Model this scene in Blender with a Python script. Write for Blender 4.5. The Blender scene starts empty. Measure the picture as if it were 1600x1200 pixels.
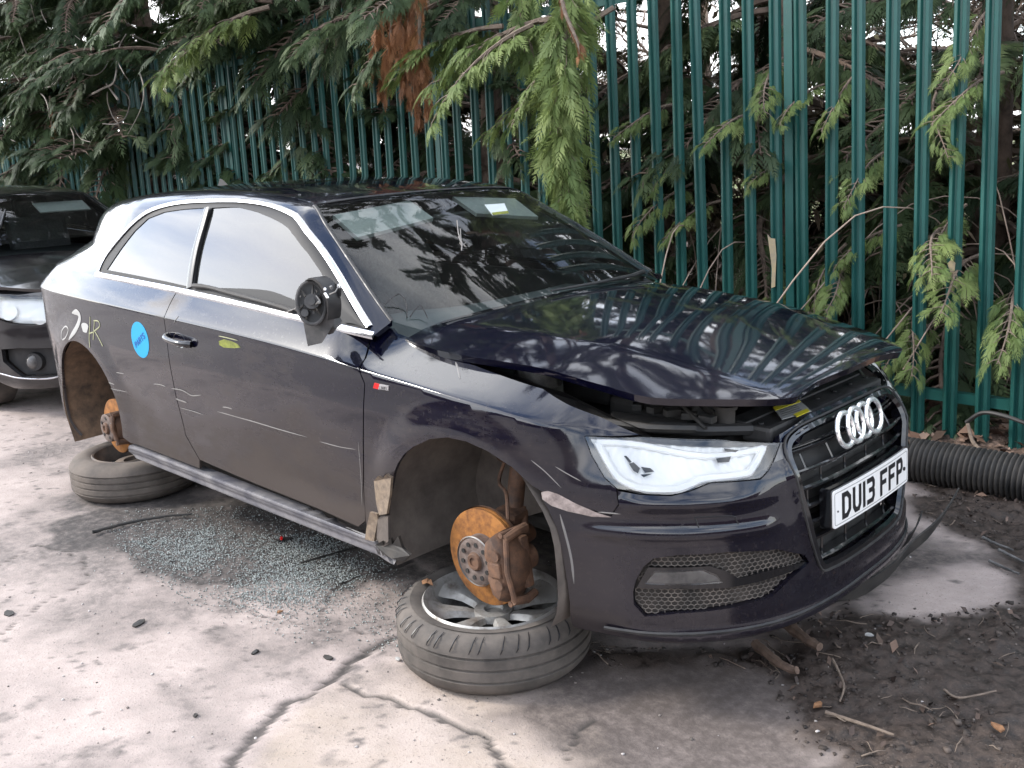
import bpy, bmesh, math, random
import numpy as np
from mathutils import Vector, Matrix, geometry
from math import pi, sin, cos, radians
random.seed(7)
rng = np.random.default_rng(11)
SC = bpy.context.scene
COL = SC.collection

# ------------------------------------------------------------ camera
CAM_LOC = np.array([2.026, -2.72, 1.57]); YAW, PITCH, ROLL, FPX = -.768, .237, -.040, 1514.8
def cam_axes():
    cy, sy = cos(YAW), sin(YAW)
    f = np.array([sy*cos(PITCH), cy*cos(PITCH), -sin(PITCH)]); r = np.array([cy, -sy, 0.]); u = np.cross(r, f)
    return r*cos(ROLL)+u*sin(ROLL), -r*sin(ROLL)+u*cos(ROLL), f
CR, CU, CF = cam_axes()
cam = bpy.data.cameras.new('camera'); cam_o = bpy.data.objects.new('camera', cam); COL.objects.link(cam_o)
cam.sensor_width = 36; cam.lens = 36*FPX/1600; cam.clip_start = .05; cam.clip_end = 2000
m = Matrix.Identity(4)
for i in range(3):
    m[i][0], m[i][1], m[i][2], m[i][3] = CR[i], CU[i], -CF[i], CAM_LOC[i]
cam_o.matrix_world = m
SC.camera = cam_o
SC.render.resolution_x, SC.render.resolution_y = 1024, 768
SC.view_settings.view_transform = 'Standard'; SC.view_settings.look = 'None'
SC.view_settings.exposure = 2.03; SC.view_settings.gamma = 1
SC.cycles.max_bounces = 6; SC.cycles.transparent_max_bounces = 12
SC.cycles.use_denoising = True

# ------------------------------------------------------------ sky and sun
SUN_DIR = Vector((-.75, -.52, .62)).normalized()      # towards the sun, left of and behind the camera
w = bpy.data.worlds.new('World'); SC.world = w; w.use_nodes = True
nt = w.node_tree; nt.nodes.clear(); N = nt.nodes.new; L = nt.links.new
out = N('ShaderNodeOutputWorld'); bg = N('ShaderNodeBackground'); L(bg.outputs[0], out.inputs[0])
sky = N('ShaderNodeTexSky'); sky.sky_type = 'NISHITA'; sky.sun_disc = False
sky.sun_elevation = math.asin(SUN_DIR.z); sky.sun_rotation = math.atan2(SUN_DIR.x, SUN_DIR.y)
sky.dust_density = .6
tc = N('ShaderNodeTexCoord'); mp = N('ShaderNodeMapping'); mp.inputs['Scale'].default_value = (1.0, 1.0, 2.6); mp.inputs['Location'].default_value = (.35, .2, .1)
L(tc.outputs['Generated'], mp.inputs[0])
nz = N('ShaderNodeTexNoise'); nz.inputs['Scale'].default_value = 2.1; nz.inputs['Detail'].default_value = 7; nz.inputs['Roughness'].default_value = .55
L(mp.outputs[0], nz.inputs[0])
cr = N('ShaderNodeValToRGB'); cr.color_ramp.elements[0].position = .34; cr.color_ramp.elements[1].position = .60
sx_ = N('ShaderNodeSeparateXYZ'); L(tc.outputs['Generated'], sx_.inputs[0]); bz_ = N('ShaderNodeMapRange'); bz_.inputs['From Min'].default_value = 0; bz_.inputs['From Max'].default_value = .5; bz_.inputs['To Min'].default_value = .09; bz_.inputs['To Max'].default_value = -.06; L(sx_.outputs[2], bz_.inputs[0])
ad_ = N('ShaderNodeMath'); L(nz.outputs[0], ad_.inputs[0]); L(bz_.outputs[0], ad_.inputs[1]); L(ad_.outputs[0], cr.inputs[0])
# clouds are brighter round the veiled sun
sd = N('ShaderNodeVectorMath'); sd.operation = 'DOT_PRODUCT'; L(tc.outputs['Generated'], sd.inputs[0]); sd.inputs[1].default_value = (-.87, -.42, .26)
gl = N('ShaderNodeMapRange'); gl.inputs['From Min'].default_value = .35; gl.inputs['From Max'].default_value = 1.0
gl.inputs['To Min'].default_value = 10.0; gl.inputs['To Max'].default_value = 11.5; gl.interpolation_type = 'SMOOTHSTEP'; L(sd.outputs['Value'], gl.inputs[0])
cl = N('ShaderNodeVectorMath'); cl.operation = 'SCALE'; cl.inputs[0].default_value = (.97, .98, 1.0); L(gl.outputs[0], cl.inputs['Scale'])
mx = N('ShaderNodeMix'); mx.data_type = 'RGBA'; L(cr.outputs[0], mx.inputs['Factor']); L(sky.outputs[0], mx.inputs[6]); L(cl.outputs[0], mx.inputs[7])
L(mx.outputs[2], bg.inputs[0]); bg.inputs[1].default_value = .11
sl = bpy.data.lights.new('sun', 'SUN'); sl.energy = 1.1; sl.angle = radians(11); sl.color = (1, .95, .88)
so = bpy.data.objects.new('sun', sl); COL.objects.link(so); so.rotation_euler = (-SUN_DIR).to_track_quat('-Z', 'Y').to_euler()

# ------------------------------------------------------------ helpers
def project(p):
    d = np.asarray(p, float)-CAM_LOC; z = d@CF
    return np.stack([800+FPX*(d@CR)/z, 600-FPX*(d@CU)/z], -1)
def ray(px, py):
    return CF+(px-800)/FPX*CR-(py-600)/FPX*CU
def onz(px, py, z=0.): d = ray(px, py); return CAM_LOC+(z-CAM_LOC[2])/d[2]*d
def ony(px, py, y): d = ray(px, py); return CAM_LOC+(y-CAM_LOC[1])/d[1]*d
def onx(px, py, x): d = ray(px, py); return CAM_LOC+(x-CAM_LOC[0])/d[0]*d
def onplane(px, py, p0, n):
    d = ray(px, py); return CAM_LOC+(np.dot(np.asarray(p0)-CAM_LOC, n)/np.dot(d, n))*d

def tag(o, label=None, cat=None, group=None, kind=None):
    if label: o['label'] = label
    if cat: o['category'] = cat
    if group: o['group'] = group
    if kind: o['kind'] = kind
    return o
def empty(name, loc=(0, 0, 0), rz=0, label=None, cat=None, group=None):
    o = bpy.data.objects.new(name, None); COL.objects.link(o); o.location = loc; o.rotation_euler = (0, 0, rz)
    o.empty_display_size = .1
    return tag(o, label, cat, group)
def link(name, me, mat, parent=None):
    o = bpy.data.objects.new(name, me); COL.objects.link(o)
    for mm in (mat if isinstance(mat, (list, tuple)) else [mat]): me.materials.append(mm)
    if parent is not None: o.parent = parent
    return o
def np_mesh(name, V, F, mat, parent=None, smooth=False, uv=None, fmat=None):
    me = bpy.data.meshes.new(name); V = np.asarray(V, np.float32)
    if isinstance(F, np.ndarray) and F.ndim == 2:
        n, k = F.shape; me.vertices.add(len(V)); me.vertices.foreach_set('co', V.ravel())
        me.loops.add(n*k); me.loops.foreach_set('vertex_index', F.astype(np.int32).ravel())
        me.polygons.add(n); me.polygons.foreach_set('loop_start', np.arange(0, n*k, k, dtype=np.int32)); me.update(calc_edges=True)
    else:
        me.from_pydata([tuple(map(float, v)) for v in V], [], [tuple(map(int, f)) for f in F])
    if smooth: me.polygons.foreach_set('use_smooth', np.ones(len(me.polygons), bool))
    if fmat is not None: me.polygons.foreach_set('material_index', np.asarray(fmat, np.int32))
    me.update()
    return link(name, me, mat, parent)

class MB:
    """collects shapes and links them as one mesh object"""
    def __init__(s): s.V = []; s.F = []; s.S = []
    def add(s, V, F, smooth=False):
        b = len(s.V); s.V += [tuple(map(float, v)) for v in V]; s.F += [tuple(int(i)+b for i in f) for f in F]; s.S += [smooth]*len(F); return s
    def box(s, c, size, rot=None, bev=.0, taper=1.0):
        x, y, z = [v/2 for v in size]
        if bev <= 0:
            V = [(sx*x*(taper if sz > 0 else 1), sy*y*(taper if sz > 0 else 1), sz*z) for sz in (-1, 1) for sy in (-1, 1) for sx in (-1, 1)]
            F = [(0, 2, 3, 1), (4, 5, 7, 6), (0, 1, 5, 4), (2, 6, 7, 3), (0, 4, 6, 2), (1, 3, 7, 5)]
            sm = False
        else:
            bm = bmesh.new(); bmesh.ops.create_cube(bm, size=1)
            for v in bm.verts:
                k = taper if v.co.z > 0 else 1
                v.co = Vector((v.co.x*2*x*k, v.co.y*2*y*k, v.co.z*2*z))
            bmesh.ops.bevel(bm, geom=bm.edges[:], offset=bev, segments=2, affect='EDGES', profile=.6)
            bm.verts.index_update(); V = [v.co[:] for v in bm.verts]; F = [[v.index for v in f.verts] for f in bm.faces]; bm.free(); sm = False
        M = Matrix.Identity(3) if rot is None else (rot if isinstance(rot, Matrix) else Vector_euler(rot))
        return s.add([tuple(M@Vector(v)+Vector(c)) for v in V], F, sm)
    def tube(s, P, r, n=8, cap=True):
        P = [Vector(tuple(map(float, p))) for p in P]; R = r if hasattr(r, '__len__') else [r]*len(P)
        V = []; F = []; up = Vector((0, 0, 1)); prev = None
        for i, p in enumerate(P):
            t = (P[min(i+1, len(P)-1)]-P[max(i-1, 0)])
            t = t.normalized() if t.length > 1e-9 else Vector((0, 0, 1))
            if prev is None: a = t.cross(up if abs(t.z) < .9 else Vector((1, 0, 0))).normalized()
            else:
                a = prev-t*prev.dot(t); a = a.normalized() if a.length > 1e-6 else t.orthogonal().normalized()
            prev = a; b = t.cross(a)
            for k in range(n):
                th = 2*pi*k/n; V.append(p+(a*cos(th)+b*sin(th))*R[i])
        for i in range(len(P)-1):
            for k in range(n):
                F.append((i*n+k, i*n+(k+1) % n, (i+1)*n+(k+1) % n, (i+1)*n+k))
        if cap: F.append(tuple(range(n-1, -1, -1))); F.append(tuple((len(P)-1)*n+k for k in range(n)))
        return s.add(V, F, True)
    def cyl(s, a, b, r, n=20, r2=None):
        return s.tube([a, b], [r, r if r2 is None else r2], n)
    def lathe(s, prof, c=(0, 0, 0), axis='z', n=48, M=None):
        """prof: list of (r, h)"""
        V = []; F = []
        for k in range(n):
            th = 2*pi*k/n
            for (r, h) in prof:
                if axis == 'z': v = Vector((r*cos(th), r*sin(th), h))
                elif axis == 'y': v = Vector((r*cos(th), h, r*sin(th)))
                else: v = Vector((h, r*cos(th), r*sin(th)))
                if M is not None: v = M@v
                V.append(v+Vector(c))
        q = len(prof)
        for k in range(n):
            for i in range(q-1):
                F.append((k*q+i, ((k+1) % n)*q+i, ((k+1) % n)*q+i+1, k*q+i+1))
        return s.add(V, F, True)
    def ball(s, c, r, sub=2, jit=0):
        bm = bmesh.new(); bmesh.ops.create_icosphere(bm, subdivisions=sub, radius=1)
        rr = r if hasattr(r, '__len__') else (r, r, r)
        V = [(v.co.x*rr[0]*(1+jit*random.uniform(-1, 1))+c[0], v.co.y*rr[1]*(1+jit*random.uniform(-1, 1))+c[1], v.co.z*rr[2]*(1+jit*random.uniform(-1, 1))+c[2]) for v in bm.verts]
        bm.verts.index_update(); F = [[v.index for v in f.verts] for f in bm.faces]; bm.free()
        return s.add(V, F, True)
    def prism(s, poly, n, th, smooth=False):
        """3D polygon (list of points, roughly planar) thickened along -n"""
        n = Vector(tuple(map(float, n))).normalized(); P = [Vector(tuple(map(float, p))) for p in poly]; k = len(P)
        tri = geometry.tessellate_polygon([P])
        V = P+[p-n*th for p in P]; F = []
        for a, b, c in tri:
            if (P[b]-P[a]).cross(P[c]-P[a]).dot(n) < 0: b, c = c, b
            F.append((a, b, c)); F.append((k+a, k+c, k+b))
        ar = sum((P[i].cross(P[(i+1) % k]) for i in range(k)), Vector()).dot(n)
        for i in range(k):
            j = (i+1) % k; F.append((i, k+i, k+j, j) if ar > 0 else (i, j, k+j, k+i))
        return s.add(V, F, smooth)
    def build(s, name, mat, parent=None, auto=True):
        me = bpy.data.meshes.new(name); me.from_pydata(s.V, [], s.F)
        me.polygons.foreach_set('use_smooth', s.S)
        me.update(); bm = bmesh.new(); bm.from_mesh(me)
        bmesh.ops.recalc_face_normals(bm, faces=bm.faces) if len(s.F) < 60000 else None
        if auto:
            for e in bm.edges:
                if len(e.link_faces) == 2 and e.calc_face_angle(0) > radians(38): e.smooth = False
        bm.to_mesh(me); bm.free()
        return link(name, me, mat, parent)
def Vector_euler(r):
    from mathutils import Euler
    return Euler(r).to_matrix()

def catmull(P, n=8):
    P = np.asarray(P, float); Q = []
    for i in range(len(P)-1):
        a = P[max(i-1, 0)]; b = P[i]; c = P[i+1]; d = P[min(i+2, len(P)-1)]
        for t in np.arange(n)/n:
            Q.append(.5*((2*b)+(c-a)*t+(2*a-5*b+4*c-d)*t*t+(-a+3*b-3*c+d)*t**3))
    Q.append(P[-1]); return np.array(Q)
def smoothstep(a, b, x):
    t = np.clip((x-a)/(b-a), 0, 1); return t*t*(3-2*t)
class Sp:
    """monotone cubic interpolation of a table"""
    def __init__(s, xs, ys):
        o = np.argsort(xs); s.x = np.array(xs, float)[o]; s.y = np.array(ys, float)[o]
        h = np.diff(s.x); dl = np.diff(s.y)/h; m = np.zeros(len(s.x)); m[0] = dl[0]; m[-1] = dl[-1]
        for i in range(1, len(m)-1):
            m[i] = 0 if dl[i-1]*dl[i] <= 0 else 2/(1/dl[i-1]+1/dl[i])
        s.m = m
    def __call__(s, q):
        q = np.clip(np.asarray(q, float), s.x[0], s.x[-1]); i = np.clip(np.searchsorted(s.x, q)-1, 0, len(s.x)-2)
        h = s.x[i+1]-s.x[i]; t = (q-s.x[i])/h
        return (2*t**3-3*t**2+1)*s.y[i]+(t**3-2*t**2+t)*h*s.m[i]+(-2*t**3+3*t**2)*s.y[i+1]+(t**3-t**2)*h*s.m[i+1]

# ------------------------------------------------------------ surfaces
class Surf:
    def __init__(s, f, u0, u1, v0, v1, su=1., sv=1.):
        s.f = f; s.su, s.sv = su, sv
        U, V = np.meshgrid(np.linspace(u0, u1, 160), np.linspace(v0, v1, 60)); s.gu = U.ravel(); s.gv = V.ravel()
        P = f(s.gu, s.gv); s.gp = project(P)
        d = CAM_LOC-P; d /= np.linalg.norm(d, axis=1)[:, None]; nn = s.normal(s.gu, s.gv); s.face = (nn*d).sum(1)
    def normal(s, u, v, e=1e-3):
        a = s.f(u+e, v)-s.f(u-e, v); b = s.f(u, v+e)-s.f(u, v-e)
        n = np.cross(a, b); return n/np.maximum(np.linalg.norm(n, axis=-1)[..., None], 1e-12)
    def inv(s, px, py):
        d = (s.gp[:, 0]-px)**2+(s.gp[:, 1]-py)**2+np.where(s.face < -.02, 9e4, 0)
        i = int(np.argmin(d)); u, v = s.gu[i], s.gv[i]; q = np.array([px, py], float)
        for _ in range(12):
            e = 1e-4; U = np.array([u, u+e, u]); V = np.array([v, v, v+e]); p = project(s.f(U, V)); r = p[0]-q
            J = np.stack([(p[1]-p[0])/e, (p[2]-p[0])/e], 1)
            if abs(np.linalg.det(J)) < 1e-3: break
            st = np.linalg.solve(J, -r); st = np.clip(st, -.08, .08); u += st[0]; v += st[1]
            if np.abs(st).max() < 1e-6: break
        return (float(u), float(v))
    def at(s, px, py, off=0.):
        u, v = s.inv(px, py); return s.pt(u, v, off)
    def pt(s, u, v, off=0.):
        U = np.array([u]); V = np.array([v]); p = s.f(U, V)[0]
        return p+off*s.normal(U, V)[0] if off else p
def resample(P, step):
    P = np.asarray(P, float); Q = []
    for i in range(len(P)):
        a = P[i]; b = P[(i+1) % len(P)]; n = max(1, int(np.ceil(np.linalg.norm(b-a)/step)))
        for k in range(n): Q.append(a+(b-a)*k/n)
    return np.array(Q)
def inset(P, g):
    P = np.asarray(P, float); A = .5*np.sum(P[:, 0]*np.roll(P[:, 1], -1)-np.roll(P[:, 0], -1)*P[:, 1]); sg = 1 if A > 0 else -1
    a = P-np.roll(P, 1, 0); b = np.roll(P, -1, 0)-P
    na = np.stack([-a[:, 1], a[:, 0]], 1); nb = np.stack([-b[:, 1], b[:, 0]], 1)
    na /= np.maximum(np.linalg.norm(na, axis=1)[:, None], 1e-9); nb /= np.maximum(np.linalg.norm(nb, axis=1)[:, None], 1e-9)
    n = na+nb; n /= np.maximum(np.linalg.norm(n, axis=1)[:, None], 1e-6)
    return P+sg*g*n
def inside(poly, x, y):
    c = np.zeros(x.shape, bool); n = len(poly); j = n-1
    for i in range(n):
        xi, yi = poly[i]; xj, yj = poly[j]
        if yi != yj:
            c ^= ((yi > y) != (yj > y)) & (x < (xj-xi)*(y-yi)/(yj-yi)+xi)
        j = i
    return c
def panel(name, S, outer, mat, parent=None, holes=(), step=.02, gap=.0, off=0., thick=.012, mirror=False, disp=None, bstep=None, both=False, crease=None):
    """cuts a panel out of surface S: outline and holes in (u, v); flanged edges; exact surface normals"""
    sc = np.array([S.su, S.sv]); bs = bstep or step
    O = resample(np.asarray(outer)*sc, bs)
    if gap: O = inset(O, gap)
    H = [resample(np.asarray(h)*sc, bs) for h in holes]
    if gap: H = [inset(h, -gap) for h in H]
    lo, hi = O.min(0), O.max(0); gx, gy = np.meshgrid(np.arange(lo[0]+step/2, hi[0], step), np.arange(lo[1]+step/2, hi[1], step)); gx = gx.ravel(); gy = gy.ravel()
    k = inside(O, gx, gy)
    for h in H: k &= ~inside(h, gx, gy)
    gx, gy = gx[k], gy[k]; B = np.concatenate([O]+H)
    if len(gx):
        dm = np.full(len(gx), 9.)
        for b0 in range(0, len(B), 200):
            bb = B[b0:b0+200]; dm = np.minimum(dm, ((gx[:, None]-bb[:, 0])**2+(gy[:, None]-bb[:, 1])**2).min(1))
        k = dm > (.45*min(step, bs*1.2))**2; gx, gy = gx[k], gy[k]
    extra = np.zeros((0, 2)); nrow = []
    if crease is not None:
        uu = np.arange(lo[0], hi[0], step*.8); zz = crease(uu); keep = np.abs(gy-crease(gx)) > .009; gx, gy = gx[keep], gy[keep]
        for dz in (-.004, -.0015, .0005, .003, .007):
            q = np.stack([uu, zz+dz], 1); k = inside(O, q[:, 0], q[:, 1])
            for b0 in range(len(q)):
                if k[b0] and ((q[b0]-B)**2).sum(1).min() < .0025**2: k[b0] = False
            nrow.append((q, k))
        extra = np.concatenate([q[k] for q, k in nrow])
    pts = np.concatenate([B, extra, np.stack([gx, gy], 1)]); edges = []; loops = []; s0 = 0
    for q in [O]+H:
        idx = list(range(s0, s0+len(q))); loops.append(idx); edges += [(idx[i], idx[(i+1) % len(idx)]) for i in range(len(idx))]; s0 += len(q)
    o0 = len(B)
    for q, k in nrow:
        idx = -np.ones(len(q), int); idx[k] = np.arange(k.sum())+o0; o0 += int(k.sum())
        edges += [(int(idx[i]), int(idx[i+1])) for i in range(len(q)-1) if k[i] and k[i+1]]
    r = geometry.delaunay_2d_cdt([Vector((float(a), float(b))) for a, b in pts], edges, [], 0, 1e-6)
    nv = np.array([v[:] for v in r[0]]); F = np.array([f for f in r[2] if len(f) == 3], int)
    cc = nv[F].mean(1); k = inside(O, cc[:, 0], cc[:, 1])
    for h in H: k &= ~inside(h, cc[:, 0], cc[:, 1])
    F = F[k]; UV = nv/sc
    orig = {}
    for i, lst in enumerate(r[3]):
        for a in lst: orig[a] = i
    P = S.f(UV[:, 0], UV[:, 1]); Nn = S.normal(UV[:, 0], UV[:, 1])
    if disp is not None:
        P = P+Nn*disp(UV[:, 0], UV[:, 1], P)[:, None]
    if off: P = P+Nn*off
    # orientation
    a, b, c = P[F[:, 0]], P[F[:, 1]], P[F[:, 2]]; fn = np.cross(b-a, c-a); fl = (fn*Nn[F[:, 0]]).sum(1) < 0
    F[fl] = F[fl][:, ::-1]
    if disp is not None:
        fn = np.cross(P[F[:, 1]]-P[F[:, 0]], P[F[:, 2]]-P[F[:, 0]]); Nn = np.zeros_like(P)
        for j in range(3): np.add.at(Nn, F[:, j], fn)
        Nn /= np.maximum(np.linalg.norm(Nn, axis=1)[:, None], 1e-12)
    V = [P]; nb = len(P); FF = [tuple(f) for f in F]; LN = [tuple(Nn[i]) for f in F for i in f]; SM = [True]*len(F)
    cnt = {}
    for f in F:
        for j in range(3):
            e = (f[j], f[(j+1) % 3]); cnt[e] = 1
    bed = [e for e in cnt if (e[1], e[0]) not in cnt]
    if thick:
        m2 = {}; ex = []
        for e in bed:
            for i in e:
                if i not in m2: m2[i] = nb+len(ex); ex.append(P[i]-Nn[i]*thick)
        V.append(np.array(ex))
        AP = np.concatenate(V)
        for (i, j) in bed:
            q = (j, i, m2[i], m2[j]); FF.append(q); fnv = np.cross(AP[i]-AP[j], AP[m2[i]]-AP[j]); fnv /= max(np.linalg.norm(fnv), 1e-9)
            LN += [tuple(fnv)]*4; SM.append(False)
        if both:
            b0 = len(AP); V.append(P-Nn*thick); FF += [tuple(b0+x for x in f[::-1]) for f in F]
            LN += [tuple(-Nn[i]) for f in F for i in f[::-1]]; SM += [True]*len(F)
    AP = np.concatenate(V)
    if mirror:
        AP = AP*np.array([1, -1, 1.]); k = 0; LN2 = []
        for i, f in enumerate(FF):
            l = len(f); ln = LN[k:k+l][::-1]; LN2 += [(q[0], -q[1], q[2]) for q in ln]; FF[i] = tuple(f[::-1]); k += l
        LN = LN2
    me = bpy.data.meshes.new(name); me.from_pydata([tuple(v) for v in AP], [], FF); me.polygons.foreach_set('use_smooth', SM)
    me.update()
    ok = len(me.loops) == len(LN)
    if ok: me.normals_split_custom_set([tuple(map(float, q)) for q in LN])
    return link(name, me, mat, parent)
def strip(name, S, uvs, wd, mat, parent=None, off=.002, th=.002, n=6, taper=False, mirror=False, mbo=None):
    """a raised band that follows (u, v) points on a surface"""
    Q = catmull(uvs, n) if len(uvs) > 2 else np.array([np.array(uvs[0])+(np.array(uvs[1])-np.array(uvs[0]))*t for t in np.linspace(0, 1, 6)])
    P = S.f(Q[:, 0], Q[:, 1]); Nn = S.normal(Q[:, 0], Q[:, 1]); T = np.gradient(P, axis=0); T /= np.maximum(np.linalg.norm(T, axis=1)[:, None], 1e-9)
    Bn = np.cross(Nn, T); V = []; F = []
    for i in range(len(P)):
        ww = wd/2*(min(1, 5*min(i, len(P)-1-i)/len(P)+.15) if taper else 1)
        for a, b in ((-1, off), (-.55, off+th), (.55, off+th), (1, off)):
            V.append((P[i]+Bn[i]*ww*a+Nn[i]*b))
    for i in range(len(P)-1):
        for k in range(3): F.append((i*4+k, i*4+k+1, i*4+5+k, i*4+4+k))
    mb = mbo or MB()
    if mirror: V = [v*np.array([1, -1, 1.]) for v in V]
    mb.add(V, F, True)
    return mb if mbo is not None else mb.build(name, mat, parent)
# ------------------------------------------------------------ materials
def mat(name, col=(.5, .5, .5), rough=.5, metal=0., coat=0., spec=.5, build=None, croug=.03, trans=0., ior=1.45):
    m = bpy.data.materials.new(name); m.use_nodes = True; nt = m.node_tree; b = nt.nodes['Principled BSDF']
    b.inputs['Base Color'].default_value = (*col, 1); b.inputs['Roughness'].default_value = rough; b.inputs['Metallic'].default_value = metal
    b.inputs['Coat Weight'].default_value = coat; b.inputs['Coat Roughness'].default_value = croug; b.inputs['Specular IOR Level'].default_value = spec
    b.inputs['Transmission Weight'].default_value = trans; b.inputs['IOR'].default_value = ior
    if build: build(nt, b)
    return m
class G:
    """small node graph helper"""
    def __init__(s, nt): s.nt = nt; s.co = None
    def n(s, t, **k):
        x = s.nt.nodes.new(t)
        for a, b in k.items(): setattr(x, a, b)
        return x
    def l(s, a, b): s.nt.links.new(a, b)
    def coord(s, which='Object'):
        if s.co is None: s.co = s.n('ShaderNodeTexCoord')
        return s.co.outputs[which]
    def noise(s, scale, detail=5, rough=.6, stretch=None, which='Object', dist=0, vec=None):
        x = s.n('ShaderNodeTexNoise'); x.inputs['Scale'].default_value = scale; x.inputs['Detail'].default_value = detail; x.inputs['Roughness'].default_value = rough; x.inputs['Distortion'].default_value = dist
        v = vec or s.coord(which)
        if stretch:
            mp = s.n('ShaderNodeMapping'); mp.inputs['Scale'].default_value = stretch; s.l(v, mp.inputs[0]); v = mp.outputs[0]
        s.l(v, x.inputs['Vector']); return x.outputs[0]
    def ramp(s, v, a, b, lo=0., hi=1.):
        x = s.n('ShaderNodeMapRange'); x.inputs['From Min'].default_value = a; x.inputs['From Max'].default_value = b; x.inputs['To Min'].default_value = lo; x.inputs['To Max'].default_value = hi
        s.l(v, x.inputs[0]); return x.outputs[0]
    def math(s, op, a, b=None, c=None):
        x = s.n('ShaderNodeMath', operation=op)
        for i, v in enumerate((a, b, c)):
            if v is None: continue
            if isinstance(v, (int, float)): x.inputs[i].default_value = v
            else: s.l(v, x.inputs[i])
        return x.outputs[0]
    def mix(s, f, a, b):
        x = s.n('ShaderNodeMix', data_type='RGBA')
        for i, v in ((0, f), (6, a), (7, b)):
            if isinstance(v, (int, float)): x.inputs[i].default_value = v
            elif isinstance(v, tuple): x.inputs[i].default_value = (*v, 1)
            else: s.l(v, x.inputs[i])
        return x.outputs[2]
    def bump(s, h, strength=.3, dist=.01, b=None):
        x = s.n('ShaderNodeBump'); x.inputs['Strength'].default_value = strength; x.inputs['Distance'].default_value = dist; s.l(h, x.inputs['Height'])
        if b is not None: s.l(x.outputs[0], b.inputs['Normal'])
        return x.outputs[0]
    def attr(s, name):
        x = s.n('ShaderNodeAttribute'); x.attribute_name = name; return x
    def z(s):
        x = s.n('ShaderNodeSeparateXYZ'); s.l(s.coord(), x.inputs[0]); return x.outputs
def worn(col, col2, scale=20., rough=(.5, .9), bump=.2, a=.35, b=.65, bd=.004, metal=0.):
    def f(nt, p):
        g = G(nt); n = g.noise(scale, 6, .65); n2 = g.noise(scale*5, 4, .6)
        k = g.ramp(n, a, b); g.l(g.mix(k, col, col2), p.inputs['Base Color']); g.l(g.ramp(n, .3, .7, rough[0], rough[1]), p.inputs['Roughness'])
        g.bump(g.math('ADD', n, g.math('MULTIPLY', n2, .4)), bump, bd, p); p.inputs['Metallic'].default_value = metal
    return f
PAINT_COL = (.0012, .0014, .0070)
def paint_nodes(dust=1.0, streak=True):
    def f(nt, p):
        g = G(nt); z = g.z()
        n = g.noise(1.7, 6, .6, (1, 1, 2.5)); n2 = g.noise(9, 5, .7, (.5, .5, 2.5)); n3 = g.noise(70, 3, .6)
        # road film: heaviest along the sills, thinning up the door with ragged, wiped patches
        low = g.ramp(z[2], .86, .34)
        k = g.math('ADD', g.math('MULTIPLY', low, .95), g.math('MULTIPLY', g.math('SUBTRACT', n, .5), 2.6))
        k = g.math('ADD', k, g.math('MULTIPLY', g.math('SUBTRACT', n2, .5), .7))
        k = g.math('MULTIPLY', g.ramp(k, .12, .9, 0., .62*dust), g.ramp(z[0], .55, .05, .10, 1.))
        sp = g.math('MULTIPLY', g.ramp(n3, .58, .72), .12*dust)
        k = g.math('ADD', g.math('ADD', k, sp), .006)
        g.l(g.mix(k, PAINT_COL, (.082, .066, .055)), p.inputs['Base Color'])
        g.l(g.ramp(k, 0, .6, .22, .75), p.inputs['Roughness'])
        g.l(g.ramp(k, .1, .6, 1., .25), p.inputs['Coat Weight'])
        g.l(g.ramp(k, 0, .6, .03, .45), p.inputs['Coat Roughness'])
        p.inputs['Specular IOR Level'].default_value = .1; p.inputs['Coat IOR'].default_value = 1.52
        # orange peel
        g.l(g.bump(g.noise(260, 1, .5), .02, .001), p.inputs['Coat Normal'])
    return f
M = {}
M['paint'] = mat('car_paint', PAINT_COL, .2, 0, 1, build=paint_nodes())
M['paint_top'] = mat('car_paint_clean', PAINT_COL, .2, 0, 1, build=paint_nodes(.25))
M['black_plastic'] = mat('black_plastic', build=worn((.012, .012, .013), (.035, .033, .032), 14, (.35, .65), .08))
M['dusty_plastic'] = mat('dusty_plastic', build=worn((.014, .014, .014), (.055, .049, .043), 9, (.55, .85), .15))
M['mirror_grey'] = mat('grey_mirror_plastic', build=worn((.03, .03, .03), (.075, .07, .068), 30, (.5, .8), .15))
M['seal'] = mat('window_rubber', (.008, .008, .009), .55, spec=.3)
M['gloss_black'] = mat('gloss_black_trim', (.006, .006, .007), .15, 0, .6)
M['trim'] = mat('satin_trim', build=worn((.55, .55, .57), (.75, .75, .77), 6, (.22, .34), .02, metal=1.))
M['chrome'] = mat('chrome', (.93, .93, .94), .2, .8)
M['liner'] = mat('felt_liner', build=worn((.075, .062, .054), (.15, .125, .105), 7, (.9, 1.), .5))
M['mudliner'] = mat('muddy_liner', build=worn((.06, .042, .03), (.19, .12, .075), 11, (.9, 1.), .8))
M['dark'] = mat('engine_dark', build=worn((.008, .008, .008), (.03, .028, .026), 12, (.5, .9), .2))
M['metal_grey'] = mat('grey_metal', build=worn((.10, .10, .10), (.26, .25, .24), 18, (.4, .7), .15, metal=.6))
M['rust'] = mat('orange_rust', build=worn((.31, .125, .026), (.12, .048, .018), 34, (.75, .95), .35, .38, .7))
M['rust_dark'] = mat('brown_rust', build=worn((.055, .032, .022), (.16, .085, .05), 22, (.6, .95), .5))
M['hubmetal'] = mat('hub_metal', build=worn((.09, .065, .055), (.2, .16, .14), 26, (.5, .8), .35, metal=.4))
M['tyre'] = mat('tyre_rubber', build=worn((.050, .044, .039), (.125, .107, .092), 9, (.7, .95), .25))
M['tyre_dusty'] = mat('dusty_tyre_rubber', build=worn((.075, .063, .054), (.15, .125, .105), 8, (.8, .98), .3))
M['alloy'] = mat('dirty_alloy', build=worn((.36, .35, .33), (.11, .085, .065), 12, (.35, .8), .15, .45, .7, metal=.5))
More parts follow.
